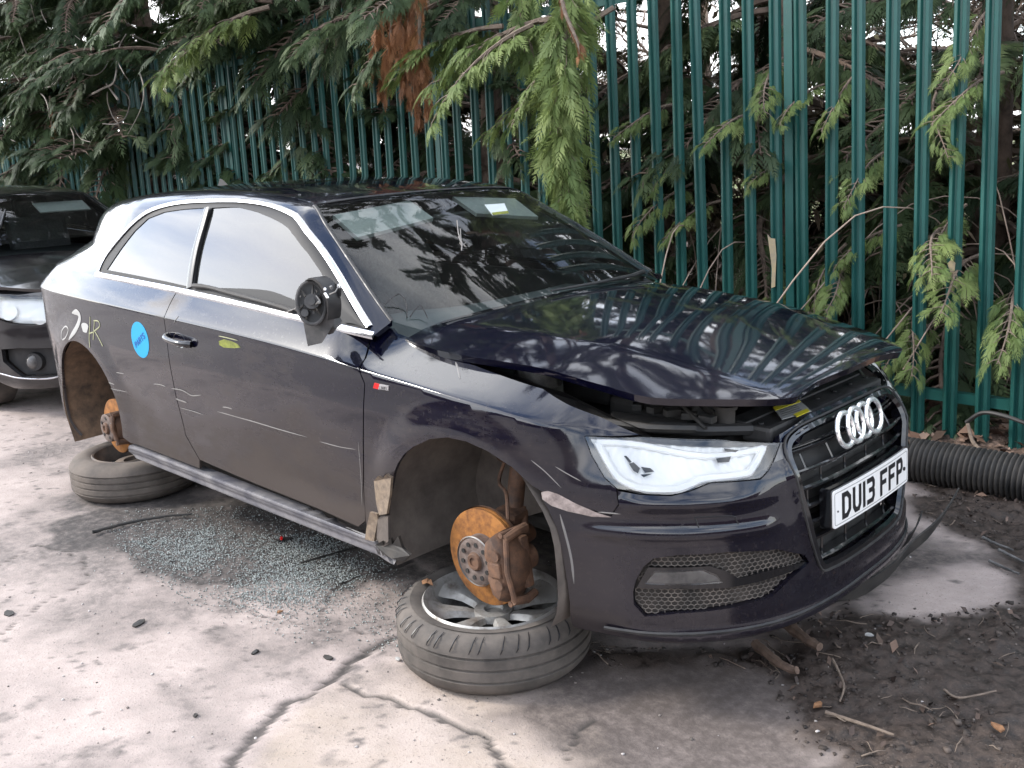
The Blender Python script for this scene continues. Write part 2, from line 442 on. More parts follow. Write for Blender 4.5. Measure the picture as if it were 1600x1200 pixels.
M['steelwheel'] = mat('steel_wheel', build=worn((.07, .06, .055), (.17, .13, .10), 14, (.6, .9), .3))
M['plate'] = mat('plate_white', build=worn((.78, .77, .75), (.70, .68, .65), 5, (.3, .5), .0))
M['ink'] = mat('plate_black', (.01, .01, .012), .4)
M['primer'] = mat('bare_plastic', build=worn((.24, .18, .125), (.11, .085, .065), 30, (.6, .9), .3))
M['scratch'] = mat('scratch_white', (.17, .16, .15), .6)
M['white'] = mat('white_marker', (.34, .335, .32), .6)
M['chalk'] = mat('yellow_marker', (.28, .28, .16), .7)
M['lime'] = mat('lime_smear', build=worn((.20, .22, .03), (.07, .08, .02), 40, (.5, .8), .1))
M['cyan'] = mat('cyan_sticker', (.004, .27, .50), .45)
M['navy'] = mat('sticker_ink', (.02, .05, .3), .5)
M['yellow'] = mat('yellow_label', (.45, .39, .02), .45)
M['label'] = mat('grey_label', (.25, .25, .24), .5)
M['paper'] = mat('paper_label', (.42, .46, .46), .6)
M['red'] = mat('badge_red', (.5, .01, .01), .3)
M['dash'] = mat('dusty_dashboard', build=worn((.075, .08, .08), (.11, .115, .11), 12, (.7, .9), .1))
M['fabric'] = mat('seat_fabric', build=worn((.06, .06, .06), (.10, .10, .10), 60, (.9, 1.), .2))
M['cabin'] = mat('cabin_plastic', build=worn((.022, .026, .027), (.035, .038, .038), 20, (.6, .8), .1))
M['visor'] = mat('sun_visor_fabric', build=worn((.26, .26, .24), (.30, .30, .28), 60, (.9, 1.), .1))
def glass_mat(name, tint, refl=1.0, dust=.03, rough=.0):
    m = bpy.data.materials.new(name); m.use_nodes = True; nt = m.node_tree; nt.nodes.clear(); g = G(nt)
    o = g.n('ShaderNodeOutputMaterial'); tr = g.n('ShaderNodeBsdfTransparent'); tr.inputs[0].default_value = (*tint, 1)
    gl = g.n('ShaderNodeBsdfGlossy'); gl.inputs['Roughness'].default_value = rough; gl.inputs[0].default_value = (1, 1, 1, 1)
    fr = g.n('ShaderNodeFresnel'); fr.inputs[0].default_value = 1.6
    mx = g.n('ShaderNodeMixShader'); g.l(g.math('MINIMUM', g.math('MULTIPLY', fr.outputs[0], refl), 1.), mx.inputs[0]); g.l(tr.outputs[0], mx.inputs[1]); g.l(gl.outputs[0], mx.inputs[2])
    df = g.n('ShaderNodeBsdfDiffuse'); df.inputs[0].default_value = (.35, .34, .32, 1)
    m2 = g.n('ShaderNodeMixShader'); g.l(g.ramp(g.noise(7, 6, .65), .35, .75, dust*.4, dust*1.8), m2.inputs[0]); g.l(mx.outputs[0], m2.inputs[1]); g.l(df.outputs[0], m2.inputs[2])
    g.l(m2.outputs[0], o.inputs[0]); return m
M['glass'] = glass_mat('windscreen_glass', (.70, .78, .77), .55, .012)
M['tint'] = glass_mat('side_glass', (.10, .12, .13), 1.6, .010)
M['lens'] = glass_mat('headlight_lens', (.97, .98, .98), 1.0, .01)
# ------------------------------------------------------------ the hatchback: surfaces
REF = catmull([(.872, -.2), (.875, 0), (.870, .2), (.842, .38), (.785, .52), (.695, .64), (.585, .73), (.47, .79), (.34, .835), (.15, .862), (-.1, .876), (-.5, .885), (-1.0, .888),
               (-1.7, .888), (-2.3, .885), (-2.7, .872), (-3.0, .845), (-3.2, .785), (-3.34, .66), (-3.40, .4), (-3.42, 0), (-3.42, -.2)], 24)
_i0 = int(np.argmin(np.abs(REF[:60, 1]))); _s = np.concatenate([[0], np.cumsum(np.linalg.norm(np.diff(REF, axis=0), axis=1))]); _s -= _s[_i0]
_i1 = len(REF)-1-int(np.argmin(np.abs(REF[::-1, 1][:60]))); S_END = float(_s[_i1])
_t = np.gradient(REF, axis=0); _t /= np.linalg.norm(_t, axis=1)[:, None]
ZC = Sp([-3.3, -2.63, -1.69, -1.0, -.39, .15, .36, .6], [.99, .983, .964, .944, .908, .862, .835, .80])
SIDE = Sp([.15, .22, .27, .32, .40, .50, .60, .70, .80, .88], [-.10, -.06, -.034, -.020, -.018, -.017, -.012, -.005, 0, 0])
FRONT = Sp([.18, .235, .30, .40, .52, .555, .59, .66, .69, .73, .78, .84, .90], [-.05, -.010, 0, -.004, -.008, -.010, -.014, -.018, -.030, -.055, -.088, -.135, -.19])
ZB = Sp([-3.4, -3.2, -2.5, -1.7, -.86, -.45, -.3], [1.085, 1.085, 1.075, 1.055, 1.022, 1.002, .995])
AC = (.0, .405); AR = (-2.601, .415)
def body_off(x, nx, z):
    d = z-ZC(x); dp = .5*(d+np.sqrt(d*d+.004**2))-.0003
    kf = smoothstep(-.62, -.30, x)
    up = (1-kf)*(.75*dp+2.0*dp*dp)+kf*(2.5*dp+1.5*dp*dp)
    r1 = np.hypot(x-AC[0], z-AC[1]); r2 = np.hypot(x-AR[0], z-AR[1])
    fl = .020*(1-smoothstep(.355, .47, r1))+.012*(1-smoothstep(.36, .50, r2))
    side = SIDE(np.minimum(z, .9))-up+fl
    w = smoothstep(.10, .62, nx)
    return side*(1-w)+FRONT(z)*w
def body_f(s, z):
    s = np.asarray(s, float); z = np.asarray(z, float); sg = np.where(s < 0, 1., -1.); a = np.abs(s)
    x = np.interp(a, _s, REF[:, 0]); y = np.interp(a, _s, REF[:, 1]); tx = np.interp(a, _s, _t[:, 0]); ty = np.interp(a, _s, _t[:, 1])
    nx, ny = ty, -tx; l = np.hypot(nx, ny); nx, ny = nx/l, ny/l
    o = body_off(x, nx, z)
    return np.stack([x+nx*o, sg*(y+ny*o), z], -1)
class BodySurf(Surf):
    def normal(s, u, v, e=1e-3):
        n = super().normal(u, v, e); p = s.f(u, v); c = np.stack([p[..., 0]*0-1.2, p[..., 1]*0, p[..., 2]*0+.4], -1)
        return n*np.where(((p-c)*n).sum(-1) < 0, -1., 1.)[..., None]
SB = BodySurf(body_f, -1.3, S_END, .2, 1.09)
CREASE = lambda s: ZC(np.interp(np.abs(s), _s, REF[:, 0]))
def sx(x):      # arc parameter at a given x on the side
    return float(np.interp(-x, -REF[_i0:_i1, 0], _s[_i0:_i1]))
CENTRE = Sp([-3.45, -3.36, -3.28, -3.12, -3.06, -2.9, -2.6, -2.2, -1.8, -1.5, -1.2, -1.0, -.85, -.6, -.3, -.1], [.98, 1.06, 1.14, 1.30, 1.362, 1.392, 1.430, 1.462, 1.474, 1.469, 1.448, 1.420, 1.352, 1.230, 1.072, .965])
def top_z(x, y):
    return CENTRE(x+.22*y*y)-.045*y*y-.10*y**4
def yref(x): return np.interp(-np.asarray(x, float), -REF[_i0:_i1, 0], REF[_i0:_i1, 1])
TAPER = Sp([-3.4, -3.2, -2.96, -2.75, -2.55, -2.3, -2.0], [.27, .20, .115, .055, .02, .0, .0])
def side_y(x, z):
    zb = ZB(x); d = zb-ZC(x); yb = yref(x)-(.75*d+2.0*d*d)
    h = z-zb; return yb-.40*h-.32*h*h-TAPER(x)*np.clip(h/.12, 0, 1)
def up_f(x, t):
    x = np.asarray(x, float); t = np.asarray(t, float); z = CENTRE(x)-.05
    for _ in range(40):
        y = side_y(x, z); z = z+.6*(top_z(x, y)-z)
    zs, ys = z, side_y(x, z); zb = ZB(x); r = .080+.0*x
    z1 = zs-np.minimum(r, .45*(zs-zb)); y1 = np.maximum(ys-r, .02)
    a = np.clip(t/.8, 0, 1); zz = zb+(z1-zb)*a; ya = side_y(x, zz)
    b = np.clip((t-1.2)/.8, 0, 1); yb = y1*(1-b); zb2 = top_z(x, yb)
    c = np.clip((t-.8)/.4, 0, 1); A = np.stack([side_y(x, z1), z1], -1); B = np.stack([ys, zs], -1); D = np.stack([y1, top_z(x, y1)], -1)
    q = A*((1-c)**2)[..., None]+B*(2*c*(1-c))[..., None]+D*(c*c)[..., None]
    Y = np.where(t < .8, ya, np.where(t > 1.2, yb, q[..., 0])); Z = np.where(t < .8, zz, np.where(t > 1.2, zb2, q[..., 1]))
    return np.stack([x, -Y, Z], -1)
class UpSurf(Surf):
    def normal(s, u, v, e=1e-3):
        n = super().normal(u, np.clip(v, .002, 1.995), e*2)
        return n*np.where(n[..., 2]-n[..., 1]*.5 < 0, -1., 1.)[..., None]
SU = UpSurf(up_f, -3.38, -.42, 0, 2, 1, .55)
def flat_f(x, t):
    x = np.asarray(x, float); t = np.asarray(t, float); zb = ZB(x); p = up_f(x, x*0+.8); z = zb+(p[..., 2]-zb)*t/.8
    return np.stack([x, -side_y(x, z), z], -1)
SG = UpSurf(flat_f, -3.38, -.42, 0, 1.1, 1, .55)
def zsurf(f):
    class Z(Surf):
        def normal(s, u, v, e=1e-3):
            n = super().normal(u, v, e); return n*np.where(n[..., 2] < 0, -1., 1.)[..., None]
    return Z
SW = zsurf(0)(lambda x, y: np.stack([x, y, top_z(np.asarray(x, float), np.asarray(y, float))], -1), -1.15, -.25, -.75, .75)
HB = Sp([-.5, -.45, -.1, .2, .5, .66, .76, .82, .9], [1.008, 1.003, .992, .968, .915, .885, .862, .842, .80])
def hood_f(x, y):
    x = np.asarray(x, float); y = np.asarray(y, float); a = np.abs(y); yl = .56-.16*smoothstep(-.4, .78, x)
    k = .5*((a-yl)+np.sqrt((a-yl)**2+.012**2))
    return np.stack([x, y, HB(x)+.055*(1-(y/.7)**2)-.10*k+.012*(1-np.minimum(1, (yl-a).clip(0)/.1))*0], -1)
SH = zsurf(0)(hood_f, -.5, .9, -.75, .75)
PX = lambda S, pts: [S.inv(*p) for p in pts]

CAR = empty('hatchback_car', (0, 0, 0), 0, 'dark navy blue three door hatchback with no wheels and its bonnet ajar', 'car')
# ------------------------------------------------------------ outlines read on the body
arch_f = [(606, 835), (605, 815), (607, 790), (612, 762), (616, 740), (622, 725), (632, 710), (646, 699), (672, 687), (699, 684.5), (729, 691), (762, 706), (800, 731), (830, 759), (845, 778), (856, 796), (871, 830), (880, 875), (886, 912), (890, 942), (893, 976)]
AF = PX(SB, arch_f)
hl_out = [(914, 682), (925, 712), (945, 746), (964, 763), (1000, 771), (1048, 773), (1078, 766), (1110, 753), (1188, 747), (1200, 735), (1218, 692), (1120, 687), (1004, 683)]
HL = PX(SB, hl_out)
fend_top = [(590, 517), (604, 511), (618, 512), (624, 520), (640, 526), (700, 552), (760, 576), (850, 606), (950, 655), (1004, 680)]
FT = PX(SB, fend_top)
seam = PX(SB, [(964, 766), (967, 788), (955, 806), (900, 790), (852, 772)])
door_f = PX(SB, [(584, 524), (577, 535), (571, 560), (570, 600), (568, 650), (568, 700), (568, 760), (571, 815)])
fend = FT+[HL[0]]+HL[1:4]+seam[:]+AF[13::-1]+[(AF[0][0]+.0, .31), (door_f[-1][0]-.01, .325)]+door_f[::-1]
panel('front_wing', SB, fend, M['paint'], CAR, step=.018, gap=.002, bstep=.012, crease=CREASE)
panel('front_wing', SB, fend, M['paint'], CAR, step=.03, gap=.002, mirror=True)
# door
belt = lambda x: (sx(x), float(ZB(x))+.0035)
door_r = PX(SB, [(312, 719), (290, 680), (275, 620), (264, 560), (258, 510), (259, 490)])
door_b = PX(SB, [(560, 824), (500, 797), (400, 757), (330, 727)])
xr = float(SB.pt(*door_r[-1])[0]); xf = float(SB.pt(*door_f[0])[0])
door = door_f+door_b+door_r+[(sx(xr-.03), float(ZB(xr-.03))+.0035)]+[belt(x) for x in np.linspace(xr-.03, xf, 14)[1:-1]]
def door_dent(u, z, P):
    return -.006*np.exp(-((P[:, 0]+.75)/.35)**2-((z-.43)/.05)**2)+.0012*np.sin(P[:, 0]*9)*np.exp(-((z-.6)/.2)**2)
d_o = panel('door', SB, door, M['paint'], CAR, step=.02, gap=.0025, bstep=.012, disp=door_dent, crease=CREASE)
d_f = panel('door', SB, door, M['paint'], CAR, step=.03, gap=.0025, mirror=True)
# rear quarter
arch_r = [(205, 684), (195, 659), (184, 631), (172, 603), (156, 578), (141, 556), (125, 547.5), (109, 548), (97, 558), (92, 575)]
AR_ = PX(SB, arch_r)
def arc_pts(a0, a1, n, r=.352): return [(sx(AR[0]+r*cos(radians(a))), AR[1]+r*sin(radians(a))) for a in np.linspace(a0, a1, n)]
ARC = arc_pts(-18, 212, 30)
quarter = door_r[::-1]+[(door_r[0][0]+.01, .335)]+[(sx(-2.19), .335)]+ARC[1:]+[(sx(-3.02), .245), (S_END-.5, .26), (S_END-.002, .26), (S_END-.002, 1.05)]+[(u, 1.072) for u in (S_END-.3, S_END-.5)]+[belt(x) for x in np.linspace(-3.3, xr-.032, 24)]
panel('rear_quarter_panel', SB, quarter, M['paint'], CAR, step=.022, gap=.002, bstep=.014, crease=CREASE)
panel('rear_quarter_panel', SB, quarter, M['paint'], CAR, step=.03, gap=.002, mirror=True)
# sill skirt
sk_t = PX(SB, [(207, 689), (312, 724), (400, 762), (500, 802), (570, 833), (604, 849)]); sk_b = PX(SB, [(632, 877), (600, 864), (500, 824), (390, 781), (312, 750), (237, 720), (210, 704)])
sk_t = [(sx(-2.2), .325), (sx(-1.6), .325), (sx(-.9), .322), (sx(-.42), .318)]; sk_b = [(sx(-.33), .262), (sx(-.9), .262), (sx(-1.6), .262), (sx(-2.17), .268), (sx(-2.22), .29)]
M['sill'] = mat('sill_paint', build=worn((.07, .07, .085), (.20, .19, .19), 7, (.35, .6), .06))
rib = lambda u, z, P: .006*np.exp(-((z-.312)/.004)**2)+.004*np.exp(-((z-.297)/.004)**2)+.008*np.exp(-((z-.268)/.008)**2)
panel('side_skirt', SB, sk_t+sk_b, M['sill'], CAR, step=.006, bstep=.02, off=.004, disp=rib, thick=.05)
panel('side_skirt', SB, sk_t+sk_b, M['sill'], CAR, step=.02, off=.004, thick=.05, mirror=True)

# ------------------------------------------------------------ upper shell, glazing
dlo_o = PX(SU, [(152, 424), (158, 410), (168, 394), (192, 364), (210, 345), (230, 330), (256, 320), (287, 314), (330, 311.5), (392, 313), (422, 318), (445, 326), (473, 348), (500, 383), (527, 423), (550, 463), (572, 500), (580, 513)])
dlo_top = dlo_o
XD0, XD1 = dlo_o[0][0], dlo_o[-1][0]
DLO = dlo_o+[(XD1+.03, .02), (XD1-.1, .012)]+[(x, .012) for x in np.linspace(XD1-.2, XD0+.1, 16)]+[(XD0+.02, .012)]
def ups(pts, mirror=False): return pts
head = [(-1.0-.22*float(y)**2+.0, None, y) for y in np.linspace(0, .5, 8)]
def t_of_y(x, y):
    ts = np.linspace(1.2, 2, 200); p = up_f(np.full(200, x), ts); return float(np.interp(y, (-p[:, 1])[::-1], ts[::-1]))
hdr = [(h[0], t_of_y(h[0], h[2])) for h in head]
WSX = [(x, 1.20) for x in np.linspace(-1.06, -.442, 24)]
shell = [(x, 0.) for x in np.linspace(-.442, -3.34, 50)]+[(-3.34, 2.)]+[(-3.06, 2.)]+hdr+WSX
panel('roof_and_pillars', SU, shell, M['paint_top'], CAR, holes=[DLO], step=.022, bstep=.016, thick=.02)
panel('roof_and_pillars', SU, shell, M['paint_top'], CAR, holes=[DLO], step=.022, bstep=.02, thick=.02, mirror=True)
# windscreen outline on the heightfield (x, y)
wp = up_f(np.array([w[0] for w in WSX]), np.array([w[1] for w in WSX]))
near = [(float(p[0]), float(p[1])) for p in wp]
bot = [(-.442+.22*(.70**2-y*y)+.075, y) for y in np.linspace(-.67, .67, 16)]
topw = [(-1.0-.22*y*y, y) for y in np.linspace(.50, -.50, 14)]
wsp = near+bot+[(x, -y) for x, y in near[::-1]]+topw
panel('windscreen', SW, wsp, M['glass'], CAR, step=.04, off=-.002, thick=.004)
rub = [(x, y) for x, y in near]
strip('windscreen_seal', SW, rub, .014, M['black_plastic'], CAR, off=.001, th=.003, n=2)
strip('windscreen_seal', SW, topw, .012, M['black_plastic'], CAR, off=.001, th=.003, n=2)
# cowl
cw = MB(); 
for k in range(-16, 16):
    pass
panel('scuttle_panel', SW, bot[1:-1]+[(x+.07, y) for x, y in bot[1:-1][::-1]], M['black_plastic'], CAR, step=.03, off=-.006, thick=.008)
# side glazing (near: detailed; far: mirrored)
fg = PX(SU, [(301, 452), (304, 420), (312, 380), (322, 340), (330, 324), (372, 323), (400, 330), (428, 342), (455, 364), (480, 395), (500, 424), (515, 452), (527, 480), (530, 500)])
rg = PX(SU, [(166, 421), (186, 391), (209, 361), (230, 341), (255, 331), (280, 327), (318, 324), (316, 345), (305, 380), (296, 418), (292, 447)])
fgg = PX(SG, [(301, 452), (304, 420), (312, 380), (322, 340), (330, 323), (372, 322), (400, 329), (428, 340), (457, 363), (483, 394), (503, 423), (518, 451), (530, 479), (533, 500)])
for mir in (False, True):
    g1 = panel('door_window', SG, [(a, max(b, .05)) for a, b in fgg]+[(a, .045) for a in np.linspace(fgg[-1][0], fgg[0][0], 8)[1:-1]], M['tint'], CAR, step=.05, off=-.010, thick=.003, mirror=mir)
    g2 = panel('quarter_window', SU, [(a, max(b, .05)) for a, b in rg], M['tint'], CAR, step=.05, off=-.006, thick=.003, mirror=mir)
    # black surround behind the trim, with the two panes cut out
    sur = [(a, b) for a, b in DLO]
    h1 = [(a, max(b, .07)) for a, b in fg]; h2 = [(a, max(b, .07)) for a, b in rg]
    panel('window_surround', SU, sur, M['seal'], CAR, holes=[h1, h2], step=.03, off=-.003, thick=.01, bstep=.02, mirror=mir)
    cx_, cy_ = np.mean(dlo_o, axis=0); loop = []
    for a, b in dlo_o:
        d_ = np.array([cx_-a, (.1-b)*.55]); d_ /= np.linalg.norm(d_); loop.append((a+d_[0]*.009, b+d_[1]*.009/.55))
    strip('bright_trim', SU, loop, .024, M['trim'], CAR, off=.002, th=.004, n=3, mirror=mir)
    low = [(x, .012) for x in np.linspace(XD0, XD1+.03, 20)]
    lo = [(XD0-.012, .02)]+low
    strip('bright_trim', SU, low, .026, M['trim'], CAR, off=.003, th=.004, n=2, mirror=mir)
M['pillar'] = mat('gloss_pillar', (.02, .02, .022), .3, .0, .3)
pl = PX(SU, [(324, 325), (316, 352), (306, 388), (299, 425), (296, 450)])
strip('door_pillar_trim', SU, pl, .040, M['pillar'], CAR, off=.003, th=.003, n=4)
tri = PX(SU, [(536, 452), (552, 484), (568, 506), (575, 514), (540, 505), (534, 480)])
panel('mirror_sail', SU, [(a, max(b, .03)) for a, b in tri], M['seal'], CAR, step=.03, off=.004, thick=.01)
# aerial fin, rear window
mb = MB(); b0 = np.array([-2.63, 0, float(top_z(-2.63, 0.))])
mb.add([b0+np.array(v) for v in ((-.06, -.02, -.01), (.09, 0, -.01), (-.06, .02, -.01), (-.045, 0, .055), (-.02, 0, .05))], [(0, 1, 4, 3), (1, 2, 3, 4), (0, 3, 2)], True); mb.build('roof_aerial', M['seal'], CAR)
panel('rear_window', SU, [(-3.12, 1.3), (-3.30, 1.3), (-3.30, 2.), (-3.12, 2.)], M['tint'], CAR, step=.05, off=.003, thick=.003)
panel('rear_window', SU, [(-3.12, 1.3), (-3.30, 1.3), (-3.30, 2.), (-3.12, 2.)], M['tint'], CAR, step=.05, off=.003, thick=.003, mirror=True)

# ------------------------------------------------------------ bonnet
hn = PX(SH, [(633, 530), (683, 547), (740, 558), (800, 567), (850, 576), (900, 590), (950, 604), (1016, 621), (1110, 624), (1200, 624), (1240, 621), (1254, 612), (1275, 597), (1300, 586), (1328, 575)])
hn = [(a, min(b, 0)) for a, b in hn]
rear_h = [(-.425+.22*(.70**2-y*y)+.015, y) for y in np.linspace(.62, -.62, 14)]
hn = [tuple(map(float, h)) for h in catmull(np.array(hn), 3)]
hood = hn+[(a, -b) for a, b in hn[::-1]]+rear_h
hood_o = panel('bonnet', SH, hood, M['paint_top'], CAR, step=.022, bstep=.015, thick=.022, both=True)
# ------------------------------------------------------------ stroke lettering
GLY = {'D': [[(0, 0), (0, 1), (.6, 1), (1, .78), (1, .22), (.6, 0), (0, 0)]], 'U': [[(0, 1), (0, .2), (.25, 0), (.75, 0), (1, .2), (1, 1)]], '1': [[(.5, 0), (.5, 1)]],
       '3': [[(0, 1), (.8, 1), (1, .85), (1, .65), (.8, .52), (.35, .52)], [(.8, .52), (1, .4), (1, .18), (.8, 0), (0, 0)]], 'F': [[(0, 0), (0, 1), (1, 1)], [(0, .5), (.8, .5)]],
       'P': [[(0, 0), (0, 1), (.8, 1), (1, .85), (1, .6), (.8, .45), (0, .45)]], 'A': [[(0, 0), (.5, 1), (1, 0)], [(.2, .38), (.8, .38)]], 'R': [[(0, 0), (0, 1), (.75, 1), (1, .85), (1, .65), (.75, .5), (0, .5)], [(.5, .5), (1, 0)]],
       'T': [[(.5, 0), (.5, 1)], [(0, 1), (1, 1)]], 'S': [[(1, .9), (.75, 1), (.2, 1), (0, .85), (0, .65), (.2, .52), (.8, .48), (1, .35), (1, .15), (.8, 0), (.2, 0), (0, .1)]],
       'L': [[(0, 1), (0, 0), (1, 0)]], 'I': [[(.5, 0), (.5, 1)]], 'N': [[(0, 0), (0, 1), (1, 0), (1, 1)]], 'E': [[(1, 1), (0, 1), (0, 0), (1, 0)], [(0, .5), (.8, .5)]], 'H': [[(0, 0), (0, 1)], [(1, 0), (1, 1)], [(0, .5), (1, .5)]], '4': [[(.75, 0), (.75, 1), (0, .3), (1, .3)]], 'O': [[(0, .2), (0, .8), (.25, 1), (.75, 1), (1, .8), (1, .2), (.75, 0), (.25, 0), (0, .2)]]}
def stroke2d(mb, pts, w, fn, th=.0012):
    """flat mitred stroke in (u, v); fn maps (u, v, height) to 3D"""
    P = np.array(pts, float); n = len(P); closed = np.allclose(P[0], P[-1])
    T = [];
    for i in range(n):
        a = P[i-1] if i > 0 else (P[-2] if closed else P[0]); b = P[i+1] if i < n-1 else (P[1] if closed else P[-1])
        d1 = P[i]-a; d2 = b-P[i]; l1 = np.linalg.norm(d1); l2 = np.linalg.norm(d2)
        d1 = d1/l1 if l1 > 1e-9 else d2/l2; d2 = d2/l2 if l2 > 1e-9 else d1
        t = d1+d2; t /= max(np.linalg.norm(t), 1e-6); c = max(.45, float(np.dot(t, d1))); T.append(np.array([-t[1], t[0]])*w/2/c)
    P[0] = P[0] if closed else P[0]; V = []; F = []
    if not closed:
        e0 = (P[1]-P[0]); P[0] -= e0/np.linalg.norm(e0)*w/2; e1 = (P[-1]-P[-2]); P[-1] += e1/np.linalg.norm(e1)*w/2
    for i in range(n):
        for s, h in ((-1, 0), (-1, th), (1, th), (1, 0)): q = P[i]+T[i]*s; V.append(fn(q[0], q[1], h))
    for i in range(n-1):
        for k in range(3): F.append((i*4+k, i*4+k+1, i*4+5+k, i*4+4+k))
    mb.add(V, F)
def write(mb, text, x0, y0, h, wd, st, gap, fn, space=None, th=.0012):
    x = x0
    for ch in text:
        if ch == ' ': x += (space or wd); continue
        cw = st if ch in '1I' else wd
        for s in GLY[ch]:
            pts = [(x+st/2+(a*(cw-st) if ch not in '1I' else 0), y0+st/2+b*(h-st)) for a, b in s]
            stroke2d(mb, pts, st, fn, th)
        x += cw+gap
    return x

# ------------------------------------------------------------ front bumper
s_arch = AF[-1][0]
GL = PX(SB, [(1262, 668), (1242, 681), (1231, 697), (1236, 725), (1249, 765), (1261, 808), (1271, 848), (1283, 882)])
GL[0] = (GL[0][0], GL[0][1])
gz_top = max(g[1] for g in GL); gz_bot = GL[-1][1]
grille = [(0, gz_top+.004), (GL[0][0]*.5, gz_top+.003)]+[(a, b) for a, b in GL]+[(GL[-1][0]-.05, gz_bot-.012), (.12, gz_bot-.016), (0, gz_bot-.018)]
grille = grille+[(-a, b) for a, b in grille[::-1][1:-1]]
side_hole = PX(SB, [(990, 925), (994, 908), (1006, 886), (1022, 873), (1060, 868), (1140, 863), (1215, 859), (1258, 868), (1264, 879), (1236, 903), (1206, 932), (1150, 948), (1058, 958), (1008, 963), (991, 944)])
bl = [(1.0*a, b) for a, b in PX(SB, [(1218, 692), (1200, 736), (1188, 748.5), (1110, 754), (1078, 767), (1048, 774), (1000, 772), (964, 766)])]
half_top = [(GL[0][0]-.04, gz_top+.030), (GL[0][0]+.012, gz_top+.022), (bl[0][0]-.012, bl[0][1]+.02)]+bl+seam[1:]+AF[14:]+[(s_arch-.012, .232)]+[(s, .232-.006*(1-(s/1.0)**2)) for s in np.linspace(s_arch-.06, .05, 14)]
poly = [(0, gz_top+.031)]+half_top+[(0, .226)]+[(-a, b) for a, b in half_top[::-1]]
def bumper_disp(u, z, P):
    a = np.abs(u)
    # spoiler lip, the flank beside the lower grille and the soft ridge under the lamp
    d = .018*np.exp(-((z-.248)/.016)**2)*smoothstep(1.0, .7, a)
    d += .016*np.exp(-((z-(.632))/.020)**2)*smoothstep(.40, .62, a)*smoothstep(1.0, .80, a)
    d += .010*np.exp(-((z-(.545))/.014)**2)*smoothstep(.42, .5, a)*smoothstep(1.05, .95, a)
    ge = np.interp(z, [g[1] for g in GL[::-1]], [g[0] for g in GL[::-1]]); d += .010*np.exp(-((a-ge-.012)/.014)**2)*(z > gz_bot-.03)*(z < gz_top+.01)
    return d
bumper = panel('front_bumper', SB, poly, M['paint'], CAR, holes=[grille, side_hole, [(-a, b) for a, b in side_hole]], step=.013, bstep=.012, gap=.0015, disp=bumper_disp, thick=.045)
# grille
GR = panel('grille', SB, grille, M['dark'], CAR, step=.03, off=-.055, thick=.0)
fr = MB(); strip('f', SB, grille+[grille[0], grille[1]], .028, None, None, off=-.004, th=.012, n=3, mbo=fr); fr.build('grille_frame', M['gloss_black'], GR)
fr = MB(); strip('f', SB, [(a*1.035 if abs(a) > .1 else a, b+(.012 if b > .6 else -.010)) for a, b in grille+[grille[0], grille[1]]], .008, None, None, off=.008, th=.004, n=3, mbo=fr); fr.build('grille_rim', M['black_plastic'], GR)
slz = [SB.inv(*p)[1] for p in ((1233, 710), (1242, 743), (1253, 769), (1262, 796), (1270, 820), (1275, 844))]
slz = [gz_top-.035]+slz+[gz_bot+.012]
def slat(z, s0, s1, parent):
    mb = MB(); ss = np.linspace(s0, s1, 26); zz = np.full(26, z); V = []; F = []
    P = body_f(ss, zz); Nn = SB.normal(ss, zz)
    for i in range(26):
        for o, dz in ((-.050, .004), (-.012, .009), (-.006, .004), (-.008, -.004), (-.050, -.007)): V.append(P[i]+Nn[i]*o+np.array([0, 0, dz]))
    for i in range(25):
        for k in range(4): F.append((i*5+k, i*5+k+1, i*5+6+k, i*5+5+k))
    mb.add(V, F); return mb.build('grille_slat', M['gloss_black'], parent)
for z in slz:
    e = float(np.interp(z, [g[1] for g in GL[::-1]], [g[0] for g in GL[::-1]]))-.004
    slat(z, -e, e, GR)
mb = MB()
for k, s in enumerate(np.linspace(-.36, .36, 11)):
    for i in range(len(slz)-1):
        z0, z1 = slz[i], slz[i+1]
        if abs(s) > np.interp((z0+z1)/2, [g[1] for g in GL[::-1]], [g[0] for g in GL[::-1]])-.02: continue
        if (k+i) % 2: continue
        a = SB.pt(s, z0, -.03); b = SB.pt(s, z1, -.03); mb.tube([a, b], .004, 5)
mb.build('grille_rib', M['gloss_black'], GR)
# number plate
PXc, PZc, PT = .901, .546, .057
pn = np.array([1., 0, PT]); pn /= np.linalg.norm(pn)
def plate_pt(u, v, h=0.): return np.array([PXc-.012-v*PT-.35*(u*u-.02)*.35, u, PZc+v])+pn*h
def rrect(w, h, r, n=4):
    Q = []
    for cx, cy, a0 in ((w/2-r, h/2-r, 0), (-w/2+r, h/2-r, 90), (-w/2+r, -h/2+r, 180), (w/2-r, -h/2+r, 270)):
        for k in range(n+1): a = radians(a0+90*k/n); Q.append((cx+r*cos(a), cy+r*sin(a)))
    return Q
def curved_plate(mb, w, h, r, h0, h1, nseg=12):
    Q = resample(rrect(w, h, r), .04); P = [plate_pt(u, v, h1) for u, v in Q]; B = [plate_pt(u, v, h0) for u, v in Q]
    top = [i for i in range(len(Q))]; order = sorted(range(len(Q)), key=lambda i: Q[i][0]); k = len(Q)
    from mathutils import geometry as gg
    tri = gg.delaunay_2d_cdt([Vector(q) for q in Q], [(i, (i+1) % k) for i in range(k)], [], 1, 1e-5)[2]
    mb.add(P+B, [tuple(t) for t in tri]+[(i, (i+1) % k, k+(i+1) % k, k+i) for i in range(k)])
mb = MB(); curved_plate(mb, .528, .119, .01, -.035, -.001); holder = mb.build('plate_holder', M['gloss_black'], CAR)
mb = MB(); curved_plate(mb, .52, .111, .010, 0, .004); NP = mb.build('number_plate', M['plate'], CAR)
tag(NP, 'white number plate reading DU13 FFP')
